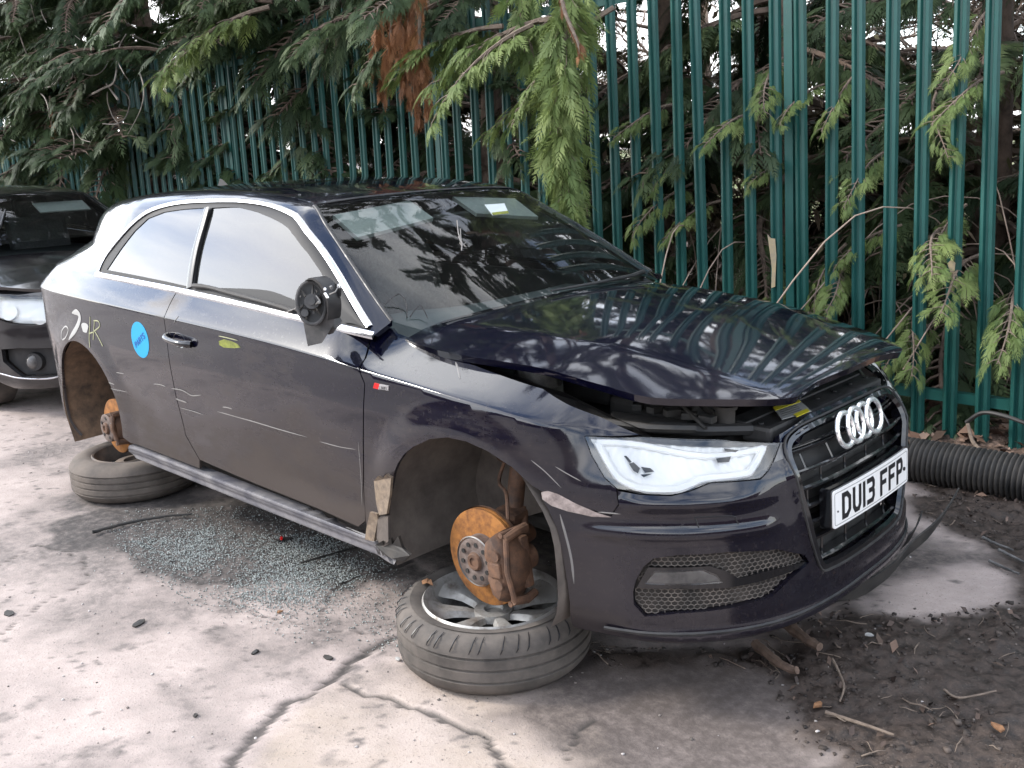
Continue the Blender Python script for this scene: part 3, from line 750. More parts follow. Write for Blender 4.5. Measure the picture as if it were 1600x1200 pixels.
mb = MB(); x = write(mb, 'DU13 FFP', -.212, -.040, .079, .052, .0145, .0115, lambda u, v, h: plate_pt(u, v, .004+h), space=.028)
mb.build('plate_letters', M['ink'], NP)
mb = MB(); fn = lambda u, v, h: plate_pt(u, v, .0042+h)
rr = resample(rrect(.504, .095, .007), .05); stroke2d(mb, [tuple(q) for q in rr]+[tuple(rr[0])], .0012, fn, .0004)
mb.cyl(plate_pt(.222, -.004, .004), plate_pt(.222, -.004, .008), .006, 10); mb.cyl(plate_pt(-.236, -.008, .004), plate_pt(-.236, -.008, .006), .003, 8)
mb.build('plate_border', M['ink'], NP)
# four interlocking rings
rc = np.array([.838, .0, .738]); tilt = radians(14)
for k in range(4):
    mb = MB(); c = rc+np.array([0, (k-1.5)*.0625, 0]); R = .0495; V = []; F = []; n = 40
    for i in range(n):
        a = 2*pi*i/n; ra = R
        for j in range(8):
            b = 2*pi*j/8; rr_ = ra+.0085*cos(b); hh = .007*sin(b)+(.0015 if k % 2 else -.0015)
            u, v = rr_*cos(a), rr_*sin(a)
            V.append(c+np.array([hh*cos(tilt)-v*sin(tilt), u, v*cos(tilt)+hh*sin(tilt)]))
    for i in range(n):
        for j in range(8): F.append((i*8+j, ((i+1) % n)*8+j, ((i+1) % n)*8+(j+1) % 8, i*8+(j+1) % 8))
    mb.add(V, F, True); mb.build('emblem_ring', M['chrome'], GR)
# lower side grilles with honeycomb, blade and fog lamp
def hexmat():
    def f(nt, p):
        g = G(nt); v = g.n('ShaderNodeTexVoronoi'); v.feature = 'DISTANCE_TO_EDGE'; v.inputs['Scale'].default_value = 105; v.inputs['Randomness'].default_value = .55
        mp = g.n('ShaderNodeMapping'); mp.inputs['Scale'].default_value = (.3, .62, 1.); g.l(g.coord(), mp.inputs[0]); g.l(mp.outputs[0], v.inputs['Vector'])
        e = g.ramp(v.outputs[0], .05, .30); dn = g.ramp(g.noise(12, 5, .7), .35, .7)
        g.l(g.mix(g.math('MULTIPLY', g.math('SUBTRACT', 1., e), g.math('ADD', .55, g.math('MULTIPLY', dn, .45))), (.012, .010, .009), (.105, .085, .072)), p.inputs['Base Color']); g.bump(g.math('SUBTRACT', 1., e), .9, .012, p)
        p.inputs['Roughness'].default_value = .7
    return f
M['comb'] = mat('dusty_comb', build=worn((.05, .045, .04), (.15, .125, .105), 14, (.6, .9), .1)); M['mesh'] = mat('dusty_backing', build=worn((.018, .016, .014), (.075, .062, .053), 10, (.8, .95), .2))
for mir in (1, -1):
    sh = [(a*mir, b) for a, b in side_hole]
    sg = panel('lower_grille', SB, sh, M['mesh'], CAR, step=.02, off=-.022, thick=0)
    hx = MB(); rh = .0105; pu = rh*1.732; su_ = [p[0] for p in side_hole]; sv_ = [p[1] for p in side_hole]; seen = set(); hp_ = np.array(side_hole)
    for r_ in range(int((max(sv_)-min(sv_))/(rh*1.1))+2):
        for c_ in range(int((max(su_)-min(su_))/pu)+2):
            cu, cv = min(su_)+pu*(c_+.5*(r_ % 2)), min(sv_)+rh*1.1*r_
            K = [(cu+rh*cos(radians(30+60*j)), cv+rh*.73*sin(radians(30+60*j))) for j in range(6)]
            for j in range(6):
                a_, b_ = K[j], K[(j+1) % 6]; key = (round((a_[0]+b_[0])*2000), round((a_[1]+b_[1])*2000))
                if key in seen or not inside(hp_, np.array([a_[0], b_[0]]), np.array([a_[1], b_[1]])).all(): continue
                seen.add(key); hx.tube([SB.pt(a_[0]*mir, a_[1], -.014), SB.pt(b_[0]*mir, b_[1], -.014)], .0016, 4, False)
    hx.build('honeycomb', M['comb'], sg, auto=False)
    bld = [(a*mir, b) for a, b in PX(SB, [(996, 914), (1060, 915), (1136, 915), (1205, 902), (1264, 882), (1230, 878), (1150, 898), (1118, 886), (1010, 888)])]
    bp = panel('fog_lamp_surround', SB, [(a*mir, b) for a, b in PX(SB, [(994, 920), (1060, 921), (1138, 920), (1200, 907), (1262, 884), (1262, 878), (1200, 894), (1156, 905), (1134, 893), (1110, 886), (1012, 888)])], M['gloss_black'], sg, step=.015, off=-.006, thick=.02)
    fp = panel('fog_lamp', SB, [(a*mir, b) for a, b in PX(SB, [(1008, 913), (1022, 894), (1100, 891), (1120, 898), (1130, 911), (1060, 915)])], M['visor'] if 0 else M['lens'], CAR, step=.02, off=-.002, thick=.003)
    panel('fog_reflector', SB, [(a*mir, b) for a, b in PX(SB, [(1010, 911), (1024, 896), (1098, 893), (1120, 902), (1126, 909), (1060, 913)])], M['metal_grey'], fp, step=.02, off=-.0055, thick=.0)
    wc = [(a*mir, b) for a, b in PX(SB, [(1089, 808), (1142, 806), (1150, 812), (1158, 832), (1154, 838), (1104, 841), (1097, 836), (1087, 812)])]
    mb = MB(); strip('w', SB, wc+wc[:2], .004, None, None, off=.0010, th=.0008, n=2, mbo=mb); mb.build('washer_cover', M['ink'], CAR)
# lip spoiler blade
mb = MB(); strip('lip', SB, [(s, .262+.0*s) for s in np.linspace(-.95, .95, 40)], .012, None, None, off=.006, th=.006, n=1, mbo=mb); mb.build('bumper_lip_line', M['black_plastic'], CAR)
# ------------------------------------------------------------ headlights
M['drl'] = mat('white_light_guide', (.96, .94, .91), .35, spec=.8)
M['reflector'] = mat('lamp_reflector', (.95, .93, .90), .3, .0, spec=.9)
c0 = np.mean(HL, axis=0)
hl_in = PX(SB, [(922, 685), (940, 719), (962, 750), (1001, 766), (1048, 768), (1076, 761), (1107, 748), (1172, 740), (1186, 730), (1203, 694)])
hl_in2 = [(c0[0]+(a-c0[0])*.93, c0[1]+(b-c0[1])*.90) for a, b in hl_in]
for mir in (1, -1):
    h = empty('headlight'); h.parent = CAR; q = lambda L_: [(a*mir, b) for a, b in L_]
    panel('headlight_lens', SB, q(HL), M['lens'], h, step=.03, off=.001, thick=.003)
    panel('headlight_bezel', SB, q(HL), M['gloss_black'], h, holes=[q(hl_in)], step=.02, off=-.008, thick=.02)
    panel('headlight_bowl', SB, q(HL), M['reflector'], h, step=.006, off=-.014, thick=0, disp=lambda u, z, P: -.002*np.sin(u*150+3*np.sin(z*40)))
    mb = MB(); strip('d', SB, q([hl_in2[9], hl_in2[8], hl_in2[7], hl_in2[6], hl_in2[5], hl_in2[4], hl_in2[3], hl_in2[2], hl_in2[1], hl_in2[0]]), .024, None, None, off=-.010, th=.006, n=4, mbo=mb)
    strip('d', SB, q([hl_in2[0], (hl_in2[0][0]-.1, hl_in2[0][1]-.004), (hl_in2[9][0]+.2, hl_in2[9][1]-.002), hl_in2[9]]), .02, None, None, off=-.010, th=.006, n=4, mbo=mb)
    mb.build('light_guide', M['drl'], h)
    for (px, py, r) in ():
        u, v = SB.inv(px, py); mb = MB(); p = SB.pt(u*mir, v, -.05); p2 = SB.pt(u*mir, v, -.022); mb.cyl(p, p2, r, 20); mb.build('lamp_housing', M['reflector'], h)
        mb = MB(); mb.ball(p2, (r*.8, r*.8, r*.8), 2); mb.build('projector', M['lens'], h)
    mb = MB(); uu, vv = SB.inv(1000, 728)
    for sh_ in ([(975, 712), (979, 712), (987, 721), (984, 723)], [(983, 724), (990, 722), (1000, 731), (997, 739), (990, 735)], [(1002, 729), (1016, 731), (1022, 736), (1008, 738)], [(1001, 741), (1018, 740), (1006, 745)], [(1120, 716), (1143, 713), (1140, 721), (1122, 722)], [(1132, 700), (1155, 703), (1150, 706), (1134, 704)]):
        mb.prism([SB.pt(a*mir, b, -.003) for a, b in PX(SB, sh_)], SB.normal(np.array([uu*mir]), np.array([vv]))[0], .004)
    mb.build('lamp_bracket', M['dark'], h)
    # corner mirror-like fillet between lamp and grille
    cfl = PX(SB, [(1219, 692), (1226, 692), (1229, 705), (1228, 715), (1208, 723)])
    panel('lamp_corner', SB, q(cfl), M['metal_grey'], h, step=.01, off=.003, thick=.004)

# ------------------------------------------------------------ engine bay seen under the bonnet
EB = empty('engine_bay'); EB.parent = CAR
mb = MB(); mb.box((.15, 0, .62), (.95, .88, .26)); mb.build('bay_floor', M['dark'], EB)
mb = MB(); mb.box((.70, 0, .765), (.09, .74, .05), None, .012); mb.box((.64, 0, .79), (.06, .74, .012), None, .004)
for sy in (-1, 1): mb.tube([(.68, sy*.36, .775), (.60, sy*.47, .785), (.47, sy*.555, .79)], .018, 8)
for y in np.linspace(-.34, .34, 7): mb.cyl((.70, y, .78), (.70, y, .794), .008, 8)
mb.build('slam_panel', M['black_plastic'], EB)
for sy in (-1, 1):
    mb = MB(); mb.tube([(.60, sy*.52, .80), (.50, sy*.60, .805), (.38, sy*.64, .81), (.2, sy*.655, .83)], .012, 6)
    mb.box((.44, sy*.52, .79), (.22, .10, .02), (0, .12, -sy*.6), .006)
    mb.build('lamp_carrier', M['dusty_plastic'], EB)
for sy in (-1, 1):
    mb = MB(); V = []; xs = np.linspace(-.40, .50, 14)
    for x in xs:
        yy = .655-.02*(x > .2); zt = float(np.interp(x, [-.4, -.2, 0, .2, .42, .55], [.965, .935, .915, .880, .825, .80])); V += [(x, sy*yy, zt), (x, sy*(yy-.05), zt-.035), (x, sy*(yy-.07), zt-.2)]
    mb.add(V, [(i*3+k, i*3+k+1, i*3+4+k, i*3+3+k) for i in range(13) for k in range(2)])
    mb.build('inner_wing', M['black_plastic'], EB)
mb = MB(); mb.box((.36, -.33, .79), (.26, .22, .07), (0, .03, .1), .02); mb.box((.10, -.28, .83), (.20, .22, .12), None, .02); mb.build('battery_box', M['dark'], EB)
mb = MB(); mb.box((.25, .1, .80), (.5, .45, .07), (0, .04, 0), .03); mb.build('engine_cover', M['black_plastic'], EB)
mb = MB(); mb.cyl((.0, -.50, .84), (.0, -.50, .90), .075, 24); mb.cyl((.0, -.50, .90), (.0, -.50, .915), .04, 16); mb.build('strut_top', M['metal_grey'], EB)
mb = MB()
for k in range(7):
    a = np.array([.62-.05*k, -.5+.12*k, .80]); mb.tube(catmull([a, a+(-.1, .05, .03), a+(-.2, .16, .02), a+(-.28, .3, -.01)], 5), .006+.004*(k % 3), 6)
for k in range(5):
    a = np.array([.60-.06*k, -.46, .815]); mb.box(a, (.045, .03, .02), (0, 0, k*.5), .003)
mb.build('hose', M['dusty_plastic'], EB)
mb = MB(); mb.cyl((.62, -.40, .79), (.62, -.40, .835), .028, 18); mb.cyl((.62, -.40, .835), (.62, -.40, .845), .034, 18); mb.build('filler_cap', M['dusty_plastic'], EB)
# yellow and grey label on the slam panel
def lab(pts, z, m, name, th=.002):
    P = [onz(x, y, z) for x, y in pts]; mb = MB(); mb.prism(P, (0, 0, 1), th); return mb.build(name, m, EB)
LB = lab([(1207, 636), (1247, 623), (1268, 642), (1222, 655)], .800, M['label'], 'warning_label')
tag(LB, 'grey and yellow warning label')
P = [onz(x, y, .8025) for x, y in ((1207, 636), (1247, 623), (1251, 627), (1211, 641))]; mb = MB(); mb.prism(P, (0, 0, 1), .002); mb.build('label_band', M['yellow'], LB)
P = [onz(x, y, .8025) for x, y in ((1240, 647), (1261, 638), (1265, 642), (1245, 651))]; mb = MB(); mb.prism(P, (0, 0, 1), .002); mb.build('label_band', M['yellow'], LB)
mb = MB()
for k in range(4):
    a = onz(1218+k*1.5, 641+k*3, .8035); b = onz(1246+k*2, 632+k*2.6, .8035); mb.tube([a, b], .0008, 4)
mb.build('label_print', M['ink'], LB)

# ------------------------------------------------------------ underbody, liners, brakes
mb = MB(); mb.box((-1.3, 0, .33), (1.7, 1.30, .10), None, .03); mb.box((-1.3, 0, .33), (3.9, .84, .08), None, .03); mb.box((-1.3, 0, .28), (1.66, 1.5, .05), None, .01); mb.cyl((-2.6, -.7, .36), (-2.6, .7, .36), .03); mb.box((.35, 0, .36), (.6, .8, .18), None, .03); mb.tube([(.2, .1, .27), (-1, .12, .27), (-2.2, .1, .27), (-2.9, .4, .3)], .04, 10)
mb.build('underbody', M['dark'], CAR)
def liner(c, r, y0, y1, a0, a1, m, bulge=.0):
    mb = MB(); A = np.linspace(a0, a1, 30); Y = np.linspace(y0, y1, 8); V = []; F = []
    for i, a in enumerate(A):
        for j, y in enumerate(Y):
            rr = r-.012+.012*sin(i*1.3)*.4+bulge*sin(j/7*pi)-(.03*j/7); V.append((c[0]+rr*cos(radians(a)), y, c[1]+rr*sin(radians(a))))
    for i in range(len(A)-1):
        for j in range(7): F.append((i*8+j, i*8+j+1, i*8+9+j, i*8+8+j))
    mb.add(V, F, True)
    o = len(mb.V); n = len(A)
    mb.add([(c[0], y1, c[1])]+[(c[0]+(r-.03)*cos(radians(a)), y1, c[1]+(r-.03)*sin(radians(a))) for a in A], [(0, i, i+1) for i in range(1, n)])
    return mb.build('wheel_arch_liner', m, CAR)
liner(AC, .385, -.855, -.47, -25, 205, M['liner'], .012); liner(AR, .375, -.85, -.5, -20, 215, M['mudliner'])
liner(AC, .385, .855, .47, -25, 212, M['liner'], .012); liner(AR, .375, .85, .5, -20, 215, M['mudliner'])
def brake(x, z, sy, R, hatr, yface, depth, cal_ang, front=True):
    e = empty('brake'); e.parent = CAR; e.location = (x, sy*yface, z)     # local y points inboard after mirroring
    e.scale = (1, -sy, 1)
    # local: face of the hat at y=0, +y inboard
    mb = MB(); t = .024 if front else .011; mb.lathe([(hatr-.005, depth), (R-.003, depth), (R, depth+.002), (R, depth+t*.4), (R-.012, depth+t*.5), (R, depth+t*.6), (R, depth+t), (hatr-.005, depth+t)], axis='y', n=72)
    mb.build('brake_disc', M['rust'], e)
    mb = MB(); mb.lathe([(.001, .001), (.032, .001), (.033, .004), (hatr-.008, .0), (hatr, .004), (hatr+.001, depth+.002)], axis='y', n=48); d = mb.build('disc_hat', M['hubmetal'], e)
    mb = MB(); nb = 10 if front else 5
    for k in range(nb):
        a = 2*pi*k/nb+.2; mb.cyl((hatr*.72*cos(a), -.0012, hatr*.72*sin(a)), (hatr*.72*cos(a), .004, hatr*.72*sin(a)), .0075, 12)
    mb.build('bolt_hole', M['dark'], e)
    mb = MB(); mb.lathe([(.0, -.004), (.014, -.004), (.015, -.009), (.024, -.009), (.029, -.004), (.030, .002)], axis='y', n=32); mb.build('hub', M['rust_dark'], e)
    if front:
        mb = MB(); mb.lathe([(hatr+.002, .006), (hatr+.004, .002), (hatr+.001, -.001)], axis='y', n=48); mb.build('disc_edge', M['metal_grey'], e)
    # caliper
    ca = radians(cal_ang); Rm = Matrix.Rotation(-ca, 3, 'Y')
    def tr(p): return Rm@Vector(p)
    mb = MB(); w = .19 if front else .13; rc_ = R*.86
    # bridge over the rim and outboard fingers
    ha = w/2/rc_; AA = np.linspace(-ha, ha, 9); y_ = -.012 if front else .012; SEC = [(R*.50, y_+.004), (R*.56, y_-.012), (R*.80, y_-.020), (R*.98, y_-.016), (R*1.09, y_+.002), (R*1.12, y_+.03), (R*1.10, y_+.075), (R*1.0, y_+.105), (R*.75, y_+.112), (R*.6, y_+.10), (R*.98, y_+.062), (R*1.02, y_+.03), (R*.97, y_+.012)]
    VV = []; ks = len(SEC)
    for i_, a in enumerate(AA):
        e_ = 1-.10*abs(2*i_/8-1)**3; bump_ = .006*(i_ in (1, 2, 6, 7))
        for (r_, yy_) in SEC:
            rr_ = R*.8+(r_-R*.8)*e_; inner = max(0, (R*.8-r_)/(R*.3)); aa = a*(1-.25*inner); VV.append(tr((rr_*cos(aa), yy_-bump_*(yy_ < 0), rr_*sin(aa))))
    mb.add(VV, [(i_*ks+j_, i_*ks+(j_+1) % ks, (i_+1)*ks+(j_+1) % ks, (i_+1)*ks+j_) for i_ in range(8) for j_ in range(ks)]+[tuple(range(ks)), tuple(8*ks+j_ for j_ in range(ks))[::-1]], True)
    for s_ in (-.045, .045): mb.cyl(tr((R*.86, y_-.028, s_)), tr((R*.86, y_-.01, s_)), .016, 12)
    mb.box(tr((R*.78, y_-.022, 0)), (.05, .012, .045), Rm, .004)
    p = tr((rc_*.92, .075, 0)); mb.cyl(tr((rc_*.90, .045, 0)), tr((rc_*.90, .115, 0)), .042 if front else .03, 18)
    mb.box(tr((rc_*.9, .065, 0)), (.09, .035, w*.85), Rm, .01)
    mb.build('caliper', M['rust_dark'], e)
    mb = MB(); 
    for s_ in (-1, 1):
        mb.tube([tr((R*1.06, -.018, s_*w*.50)), tr((R*1.10, .03, s_*w*.56)), tr((R*1.03, .08, s_*w*.54))], .013, 8); mb.cyl(tr((R*.98, -.022, s_*w*.56)), tr((R*.98, .09, s_*w*.56)), .009, 10)
    mb.tube([tr((R*.62*cos(b), .002, R*.62*sin(b))) for b in np.linspace(-.75, .75, 10)], .006, 6)
    mb.tube([tr((R*1.08, -.015, w*.5)), tr((R*1.09, -.03, 0)), tr((R*1.08, -.015, -w*.5))], .009, 8)
    mb.build('caliper_bracket', M['rust_dark'], e)
    # backing plate, carrier and strut
    mb = MB(); mb.lathe([(.05, depth+t+.03), (R*.9, depth+t+.025), (R*1.02, depth+t+.005), (R*1.025, depth+t-.006)], axis='y', n=48); mb.build('dust_shield', M['rust_dark'], e)
    mb = MB(); mb.cyl((0, depth, 0), (0, .25, .02), .045, 16, .03); mb.box((.0, .16, .03), (.09, .08, .2), (0, .1, .1), .02)
    if front:
        mb.cyl((.0, .18, .10), (-.01, .24, .34), .028, 14); mb.lathe([(.06, 0), (.075, .006), (.06, .012)], (-.01, .23, .27), n=24); mb.cyl((.08, .15, .06), (.02, .2, .12), .012); mb.tube(catmull([(.09, .06, .1), (.05, .1, .2), (-.02, .14, .22), (-.03, .2, .3)], 6), .006, 6)
        for k in range(26):
            pass
        sp = [(-.01+.055*cos(a), .235+.055*sin(a)+.0*a, .27+.012*a) for a in np.linspace(0, 6*2*pi*.9, 110) if .27+.012*a < .5]; mb.tube(sp, .007, 5)
    mb.build('hub_carrier', M['rust_dark'], e)
    return e
brake(0, .342, -1, .156, .077, .818, .040, 8); brake(-2.601, .319, -1, .136, .070, .805, .052, 10, False)
brake(0, .342, 1, .156, .077, .818, .040, 8); brake(-2.601, .319, 1, .136, .070, .805, .052, 10, False)

# ------------------------------------------------------------ cabin
CB = MB(); CB.box((-1.3, 0, .42), (1.6, 1.5, .06)); CB.box((-2.5, 0, .46), (1.0, .94, .06)); CB.box((-3.0, 0, .75), (.06, .94, .6)); CB.box((-.44, 0, .68), (.05, 1.1, .5))
for sy in (-1, 1): CB.box((-1.32, sy*.77, .70), (1.6, .03, .60), None)
cabin = CB.build('cabin_lining', M['cabin'], CAR)
mb = MB(); V = []; ys = np.linspace(-.70, .70, 12)
for y in ys:
    for x, z in ((-.38, .955), (-.60, .972), (-.80, .965), (-.90, .92), (-.90, .75)): V.append((x-.10*(y/.7)**2, y, z-.01*(y/.7)**2+.02*math.exp(-((y+.37)/.2)**2)*(x < -.55)))
mb.add(V, [(i*5+k, i*5+k+1, i*5+6+k, i*5+5+k) for i in range(11) for k in range(4)], True); mb.build('dashboard', M['dash'], CAR)
mb = MB(); c = Vector((-1.02, -.37, .90)); Mx = Matrix.Rotation(radians(65), 3, 'Y')
mb.lathe([(.175, -.012), (.19, 0), (.175, .012), (.162, 0), (.175, -.012)], c, 'z', 36, Mx)
mb.box(c, (.10, .12, .03), Mx, .01); mb.box(c, (.03, .33, .015), Mx, .003); mb.cyl(c, c+Vector((.25, 0, -.1)), .03); mb.build('steering_wheel', M['black_plastic'], CAR)
for y in (-.37, .37):
    s = empty('seat', (-1.45, y, .45)); s.parent = CAR
    mb = MB(); mb.box((.12, 0, .08), (.5, .48, .14), (0, -.1, 0), .04); mb.build('seat_base', M['fabric'], s)
    mb = MB(); mb.box((-.20, 0, .40), (.13, .48, .58), (0, -.3, 0), .045, .85); mb.build('seat_back', M['fabric'], s)
    mb = MB(); mb.box((-.30, 0, .76), (.10, .26, .18), (0, -.2, 0), .035); mb.cyl((-.28, -.06, .62), (-.30, -.06, .72), .006); mb.cyl((-.28, .06, .62), (-.30, .06, .72), .006); mb.build('headrest', M['fabric'], s)
s = MB(); s.box((-2.35, 0, .60), (.5, 1.2, .16), None, .04); s.box((-2.62, 0, .90), (.14, 1.2, .55), (0, -.35, 0), .04); s.build('rear_bench', M['fabric'], CAR)
for y0, y1 in ((-.50, -.12), (.12, .50)):
    zf = lambda x, y: float(top_z(x, y))-.035
    P = [(-1.02, y0, zf(-1.02, y0)), (-1.02, y1, zf(-1.02, y1)), (-.88, y1, zf(-.88, y1)-.01), (-.88, y0, zf(-.88, y0)-.01)]
    mb = MB(); mb.prism(P, (.5, 0, 1), .015); mb.build('sun_visor', M['visor'], CAR)
mb = MB(); mb.box((-.93, .02, 1.30), (.03, .22, .06), (0, .3, .1), .012); mb.cyl((-.93, .02, 1.32), (-.90, .02, 1.37), .008); mb.build('rear_view_mirror', M['black_plastic'], CAR)
# ------------------------------------------------------------ broken door mirror, handle, stickers and scars
MI = empty('door_mirror'); MI.parent = CAR
mc = ony(497, 487, -.965); random.seed(3)
mb = MB(); q = lambda px, py, y: ony(px, py, y)
b0, b1, b2 = q(524, 502, -.86), q(505, 520, -.93), q(487, 520, -.975)
foot = [q(474, 505, -.97), q(480, 503, -.97), q(522, 487, -.93), q(521, 508, -.93), q(503, 536, -.955), q(481, 541, -.975)]
cen = np.mean(foot, 0); V = [p for p in foot]+[p+np.array([-.07, .055, .0]) for p in foot]; n = len(foot)
mb.add(V, [tuple(range(n)), tuple(range(2*n-1, n-1, -1))]+[(i, (i+1) % n, n+(i+1) % n, n+i) for i in range(n)]); mb.tube([b0, q(520, 505, -.9), q(512, 512, -.93)], [.022, .02, .025], 8); mb.build('mirror_foot', M['mirror_grey'], MI)
mx_ = CR; my_ = CU; C0 = q(485, 473, -.985); nv_ = -CF
def mp_(u, v, w=0.): return C0+mx_*u+my_*v+nv_*w
el_ = lambda ru, rv, w, n=28, t=.12: [mp_(ru*cos(a_)*cos(t)-rv*sin(a_)*sin(t), ru*cos(a_)*sin(t)+rv*sin(a_)*cos(t), w) for a_ in np.linspace(0, 2*pi, n+1)]
mb = MB(); e0 = el_(.044, .066, -.03)[:-1]; mb.prism(e0, nv_, .035); mb.build('mirror_back', M['black_plastic'], MI)
mb = MB(); mb.tube(el_(.045, .067, -.012), .006, 7, False); mb.build('mirror_ring', M['mirror_grey'], MI)
mb = MB(); mb.cyl(mp_(.004, .004, -.03), mp_(.006, .004, .006), .027, 20, .024); mb.cyl(mp_(.006, .004, .006), mp_(.006, .004, .012), .012, 14); mb.cyl(mp_(-.018, -.032, -.03), mp_(-.018, -.032, .0), .012, 12); mb.build('mirror_motor', M['mirror_grey'], MI)
for a_ in (.5, 1.35, 2.3, 3.4, 4.2, 5.5):
    mb = MB(); mb.tube([mp_(.024*cos(a_), .026*sin(a_), -.006), mp_(.043*cos(a_+.1), .062*sin(a_+.1), -.014)], [.0045, .003], 5); mb.build('mirror_rib', M['dusty_plastic'], MI)
random.seed(6)
for k in range(7):
    mb = MB(); u_, v_ = random.uniform(-.034, .034), random.uniform(-.055, .055); mb.prism([mp_(u_+random.uniform(-.012, .012), v_+random.uniform(-.012, .012), .004+random.uniform(0, .01)) for _ in range(3)], nv_, .003); mb.build('broken_edge', M['mirror_grey'] if k % 2 else M['dusty_plastic'], MI)
mb = MB(); A = [q(478, 437, -.985), q(487, 434, -.985), q(500, 442, -.98), q(509, 458, -.975), q(513, 478, -.97), q(512, 498, -.96)]
Ac = catmull(A, 5); V = []
for p in Ac: V += [p, p+np.array([.0, .05, .0]), p+np.array([-.008, .05, -.006]), p+np.array([-.008, 0, -.006])]
mb.add(V, [(i*4+k, i*4+(k+1) % 4, i*4+4+(k+1) % 4, i*4+4+k) for i in range(len(Ac)-1) for k in range(4)]); mb.build('mirror_rim', M['black_plastic'], MI)
mb = MB(); sh = [q(x, y, -.93) for x, y in ((500, 442), (520, 441), (534, 448), (533, 462), (520, 482), (512, 486), (509, 460))]; mb.prism(sh, CAM_LOC-sh[0], .05); mb.build('mirror_shell', M['black_plastic'], MI)
random.seed(9)
for k in range(3):
    mb = MB(); p = q(504+random.uniform(-8, 22), 470+random.uniform(-30, 28), -1.012+random.uniform(-.004, .01)); mb.box(p, (random.uniform(.006, .022), .008, random.uniform(.004, .016)), (random.uniform(-.6, .6), random.uniform(-1, 1), 0), .001); mb.build('mirror_fragment', M['metal_grey'] if k % 3 else M['reflector'], MI)
mb = MB()
for a, b, c_ in (((494, 462), (500, 470), (488, 480)), ((470, 462), (462, 482), (446, 488)), ((515, 460), (524, 456), (529, 447))):
    mb.tube([q(*a, -.985), q(*b, -.99), q(*c_, -.97)], .0022, 5)
mb.build('mirror_cable', M['scratch'], MI)
mb = MB(); mb.ball(q(530, 447, -.94), .008, 1); mb.ball(q(508, 452, -.975), .006, 1); mb.build('mirror_screw', M['chrome'], MI)
# rolled-up draught seal that lies along the door window
mb = MB(); mb.tube(catmull([SU.at(304, 447, .006), SU.at(330, 450, .009), SU.at(370, 461, .010), SU.at(420, 474, .010), SU.at(462, 487, .012)], 5), [.010]*4+[.008]*17, 7); mb.build('window_seal', M['dusty_plastic'], CAR)
# handle
HA = empty('door_handle'); HA.parent = CAR
u, v = SB.inv(280, 532); el = [(u+.048*cos(a), v+.030*sin(a)) for a in np.linspace(0, 2*pi, 25)[:-1]]
panel('handle_recess', SB, el, M['gloss_black'], HA, step=.01, off=.0015, thick=.003, disp=lambda a, b, P: -.012*np.clip(1-((a-u)/.048)**2-((b-v)/.030)**2, 0, 1))
mb = MB(); hp = [SB.at(x, y, o) for x, y, o in ((264, 524, .004), (267, 526, .026), (280, 531, .034), (293, 535, .030), (301, 538, .006))]; hp = catmull(hp, 5)
mb.tube(hp, [.013]*4+[.0115]*(len(hp)-8)+[.014]*4, 10); mb.build('handle_bar', M['gloss_black'], HA)
# blue round sticker
u, v = SB.inv(219, 531); el = [(u+.078*cos(a), v+.078*sin(a)) for a in np.linspace(0, 2*pi, 41)[:-1]]
ST = panel('round_sticker', SB, el, M['cyan'], CAR, step=.02, off=.0012, thick=.001); tag(ST, 'bright blue round sticker reading PARTS')
mb = MB(); sf = lambda a0, h=0: None
rt = radians(30)
def stf(a, b, h): ca, sa = cos(rt), sin(rt); return SB.pt(u-(a*ca-b*sa), v+(a*sa+b*ca), .0024+h)
write(mb, 'PARTS', -.055, -.014, .026, .018, .0035, .005, stf, th=.0005); mb.build('sticker_lettering', M['navy'], ST)
# writing on the quarter panel, and one painted reflection
mb = MB()
def mk(pts, w_, tp=False, off=.0015): strip('m', SB, PX(SB, pts), w_, None, None, off=off, th=.0008, n=5, taper=tp, mbo=mb)
mk([(113, 489), (121, 488), (125, 497), (119, 514), (108, 531)], .028, True)
u0, v0 = SB.inv(133, 512)
mb2 = MB(); el = [(u0+(.034+.006*sin(3*a))*cos(a), v0+(.026+.004*cos(2*a))*sin(a)) for a in np.linspace(0, 2*pi, 25)[:-1]]
panel('paint_blob', SB, el, M['white'], CAR, step=.02, off=.0018, thick=.0012)
mk([(96, 530), (97, 517), (103, 510), (107, 516), (103, 527), (98, 531)], .007, False, .0010)  # pale loop: a reflection in the panel, drawn in white
mb.build('painted_mark_and_reflection', M['white'], CAR)
mb = MB(); mk([(141, 495), (140, 520), (141, 543)], .006); mk([(140, 521), (146, 519)], .006); mk([(148, 501), (147, 516), (146, 531)], .006); mk([(147, 501), (154, 502), (156, 510), (148, 517)], .006); mk([(148, 517), (154, 527), (161, 541)], .006)
mb.build('chalk_letters', M['chalk'], CAR)
lm = PX(SB, [(342, 533), (350, 530), (362, 533), (372, 538), (376, 543), (366, 544), (350, 543), (343, 539)]); panel('lime_smear', SB, lm, M['lime'], CAR, step=.01, off=.001, thick=.0008)
mb = MB(); mk([(342, 525), (352, 527), (372, 532)], .004, True); mb.build('chalk_mark', M['chalk'], CAR)
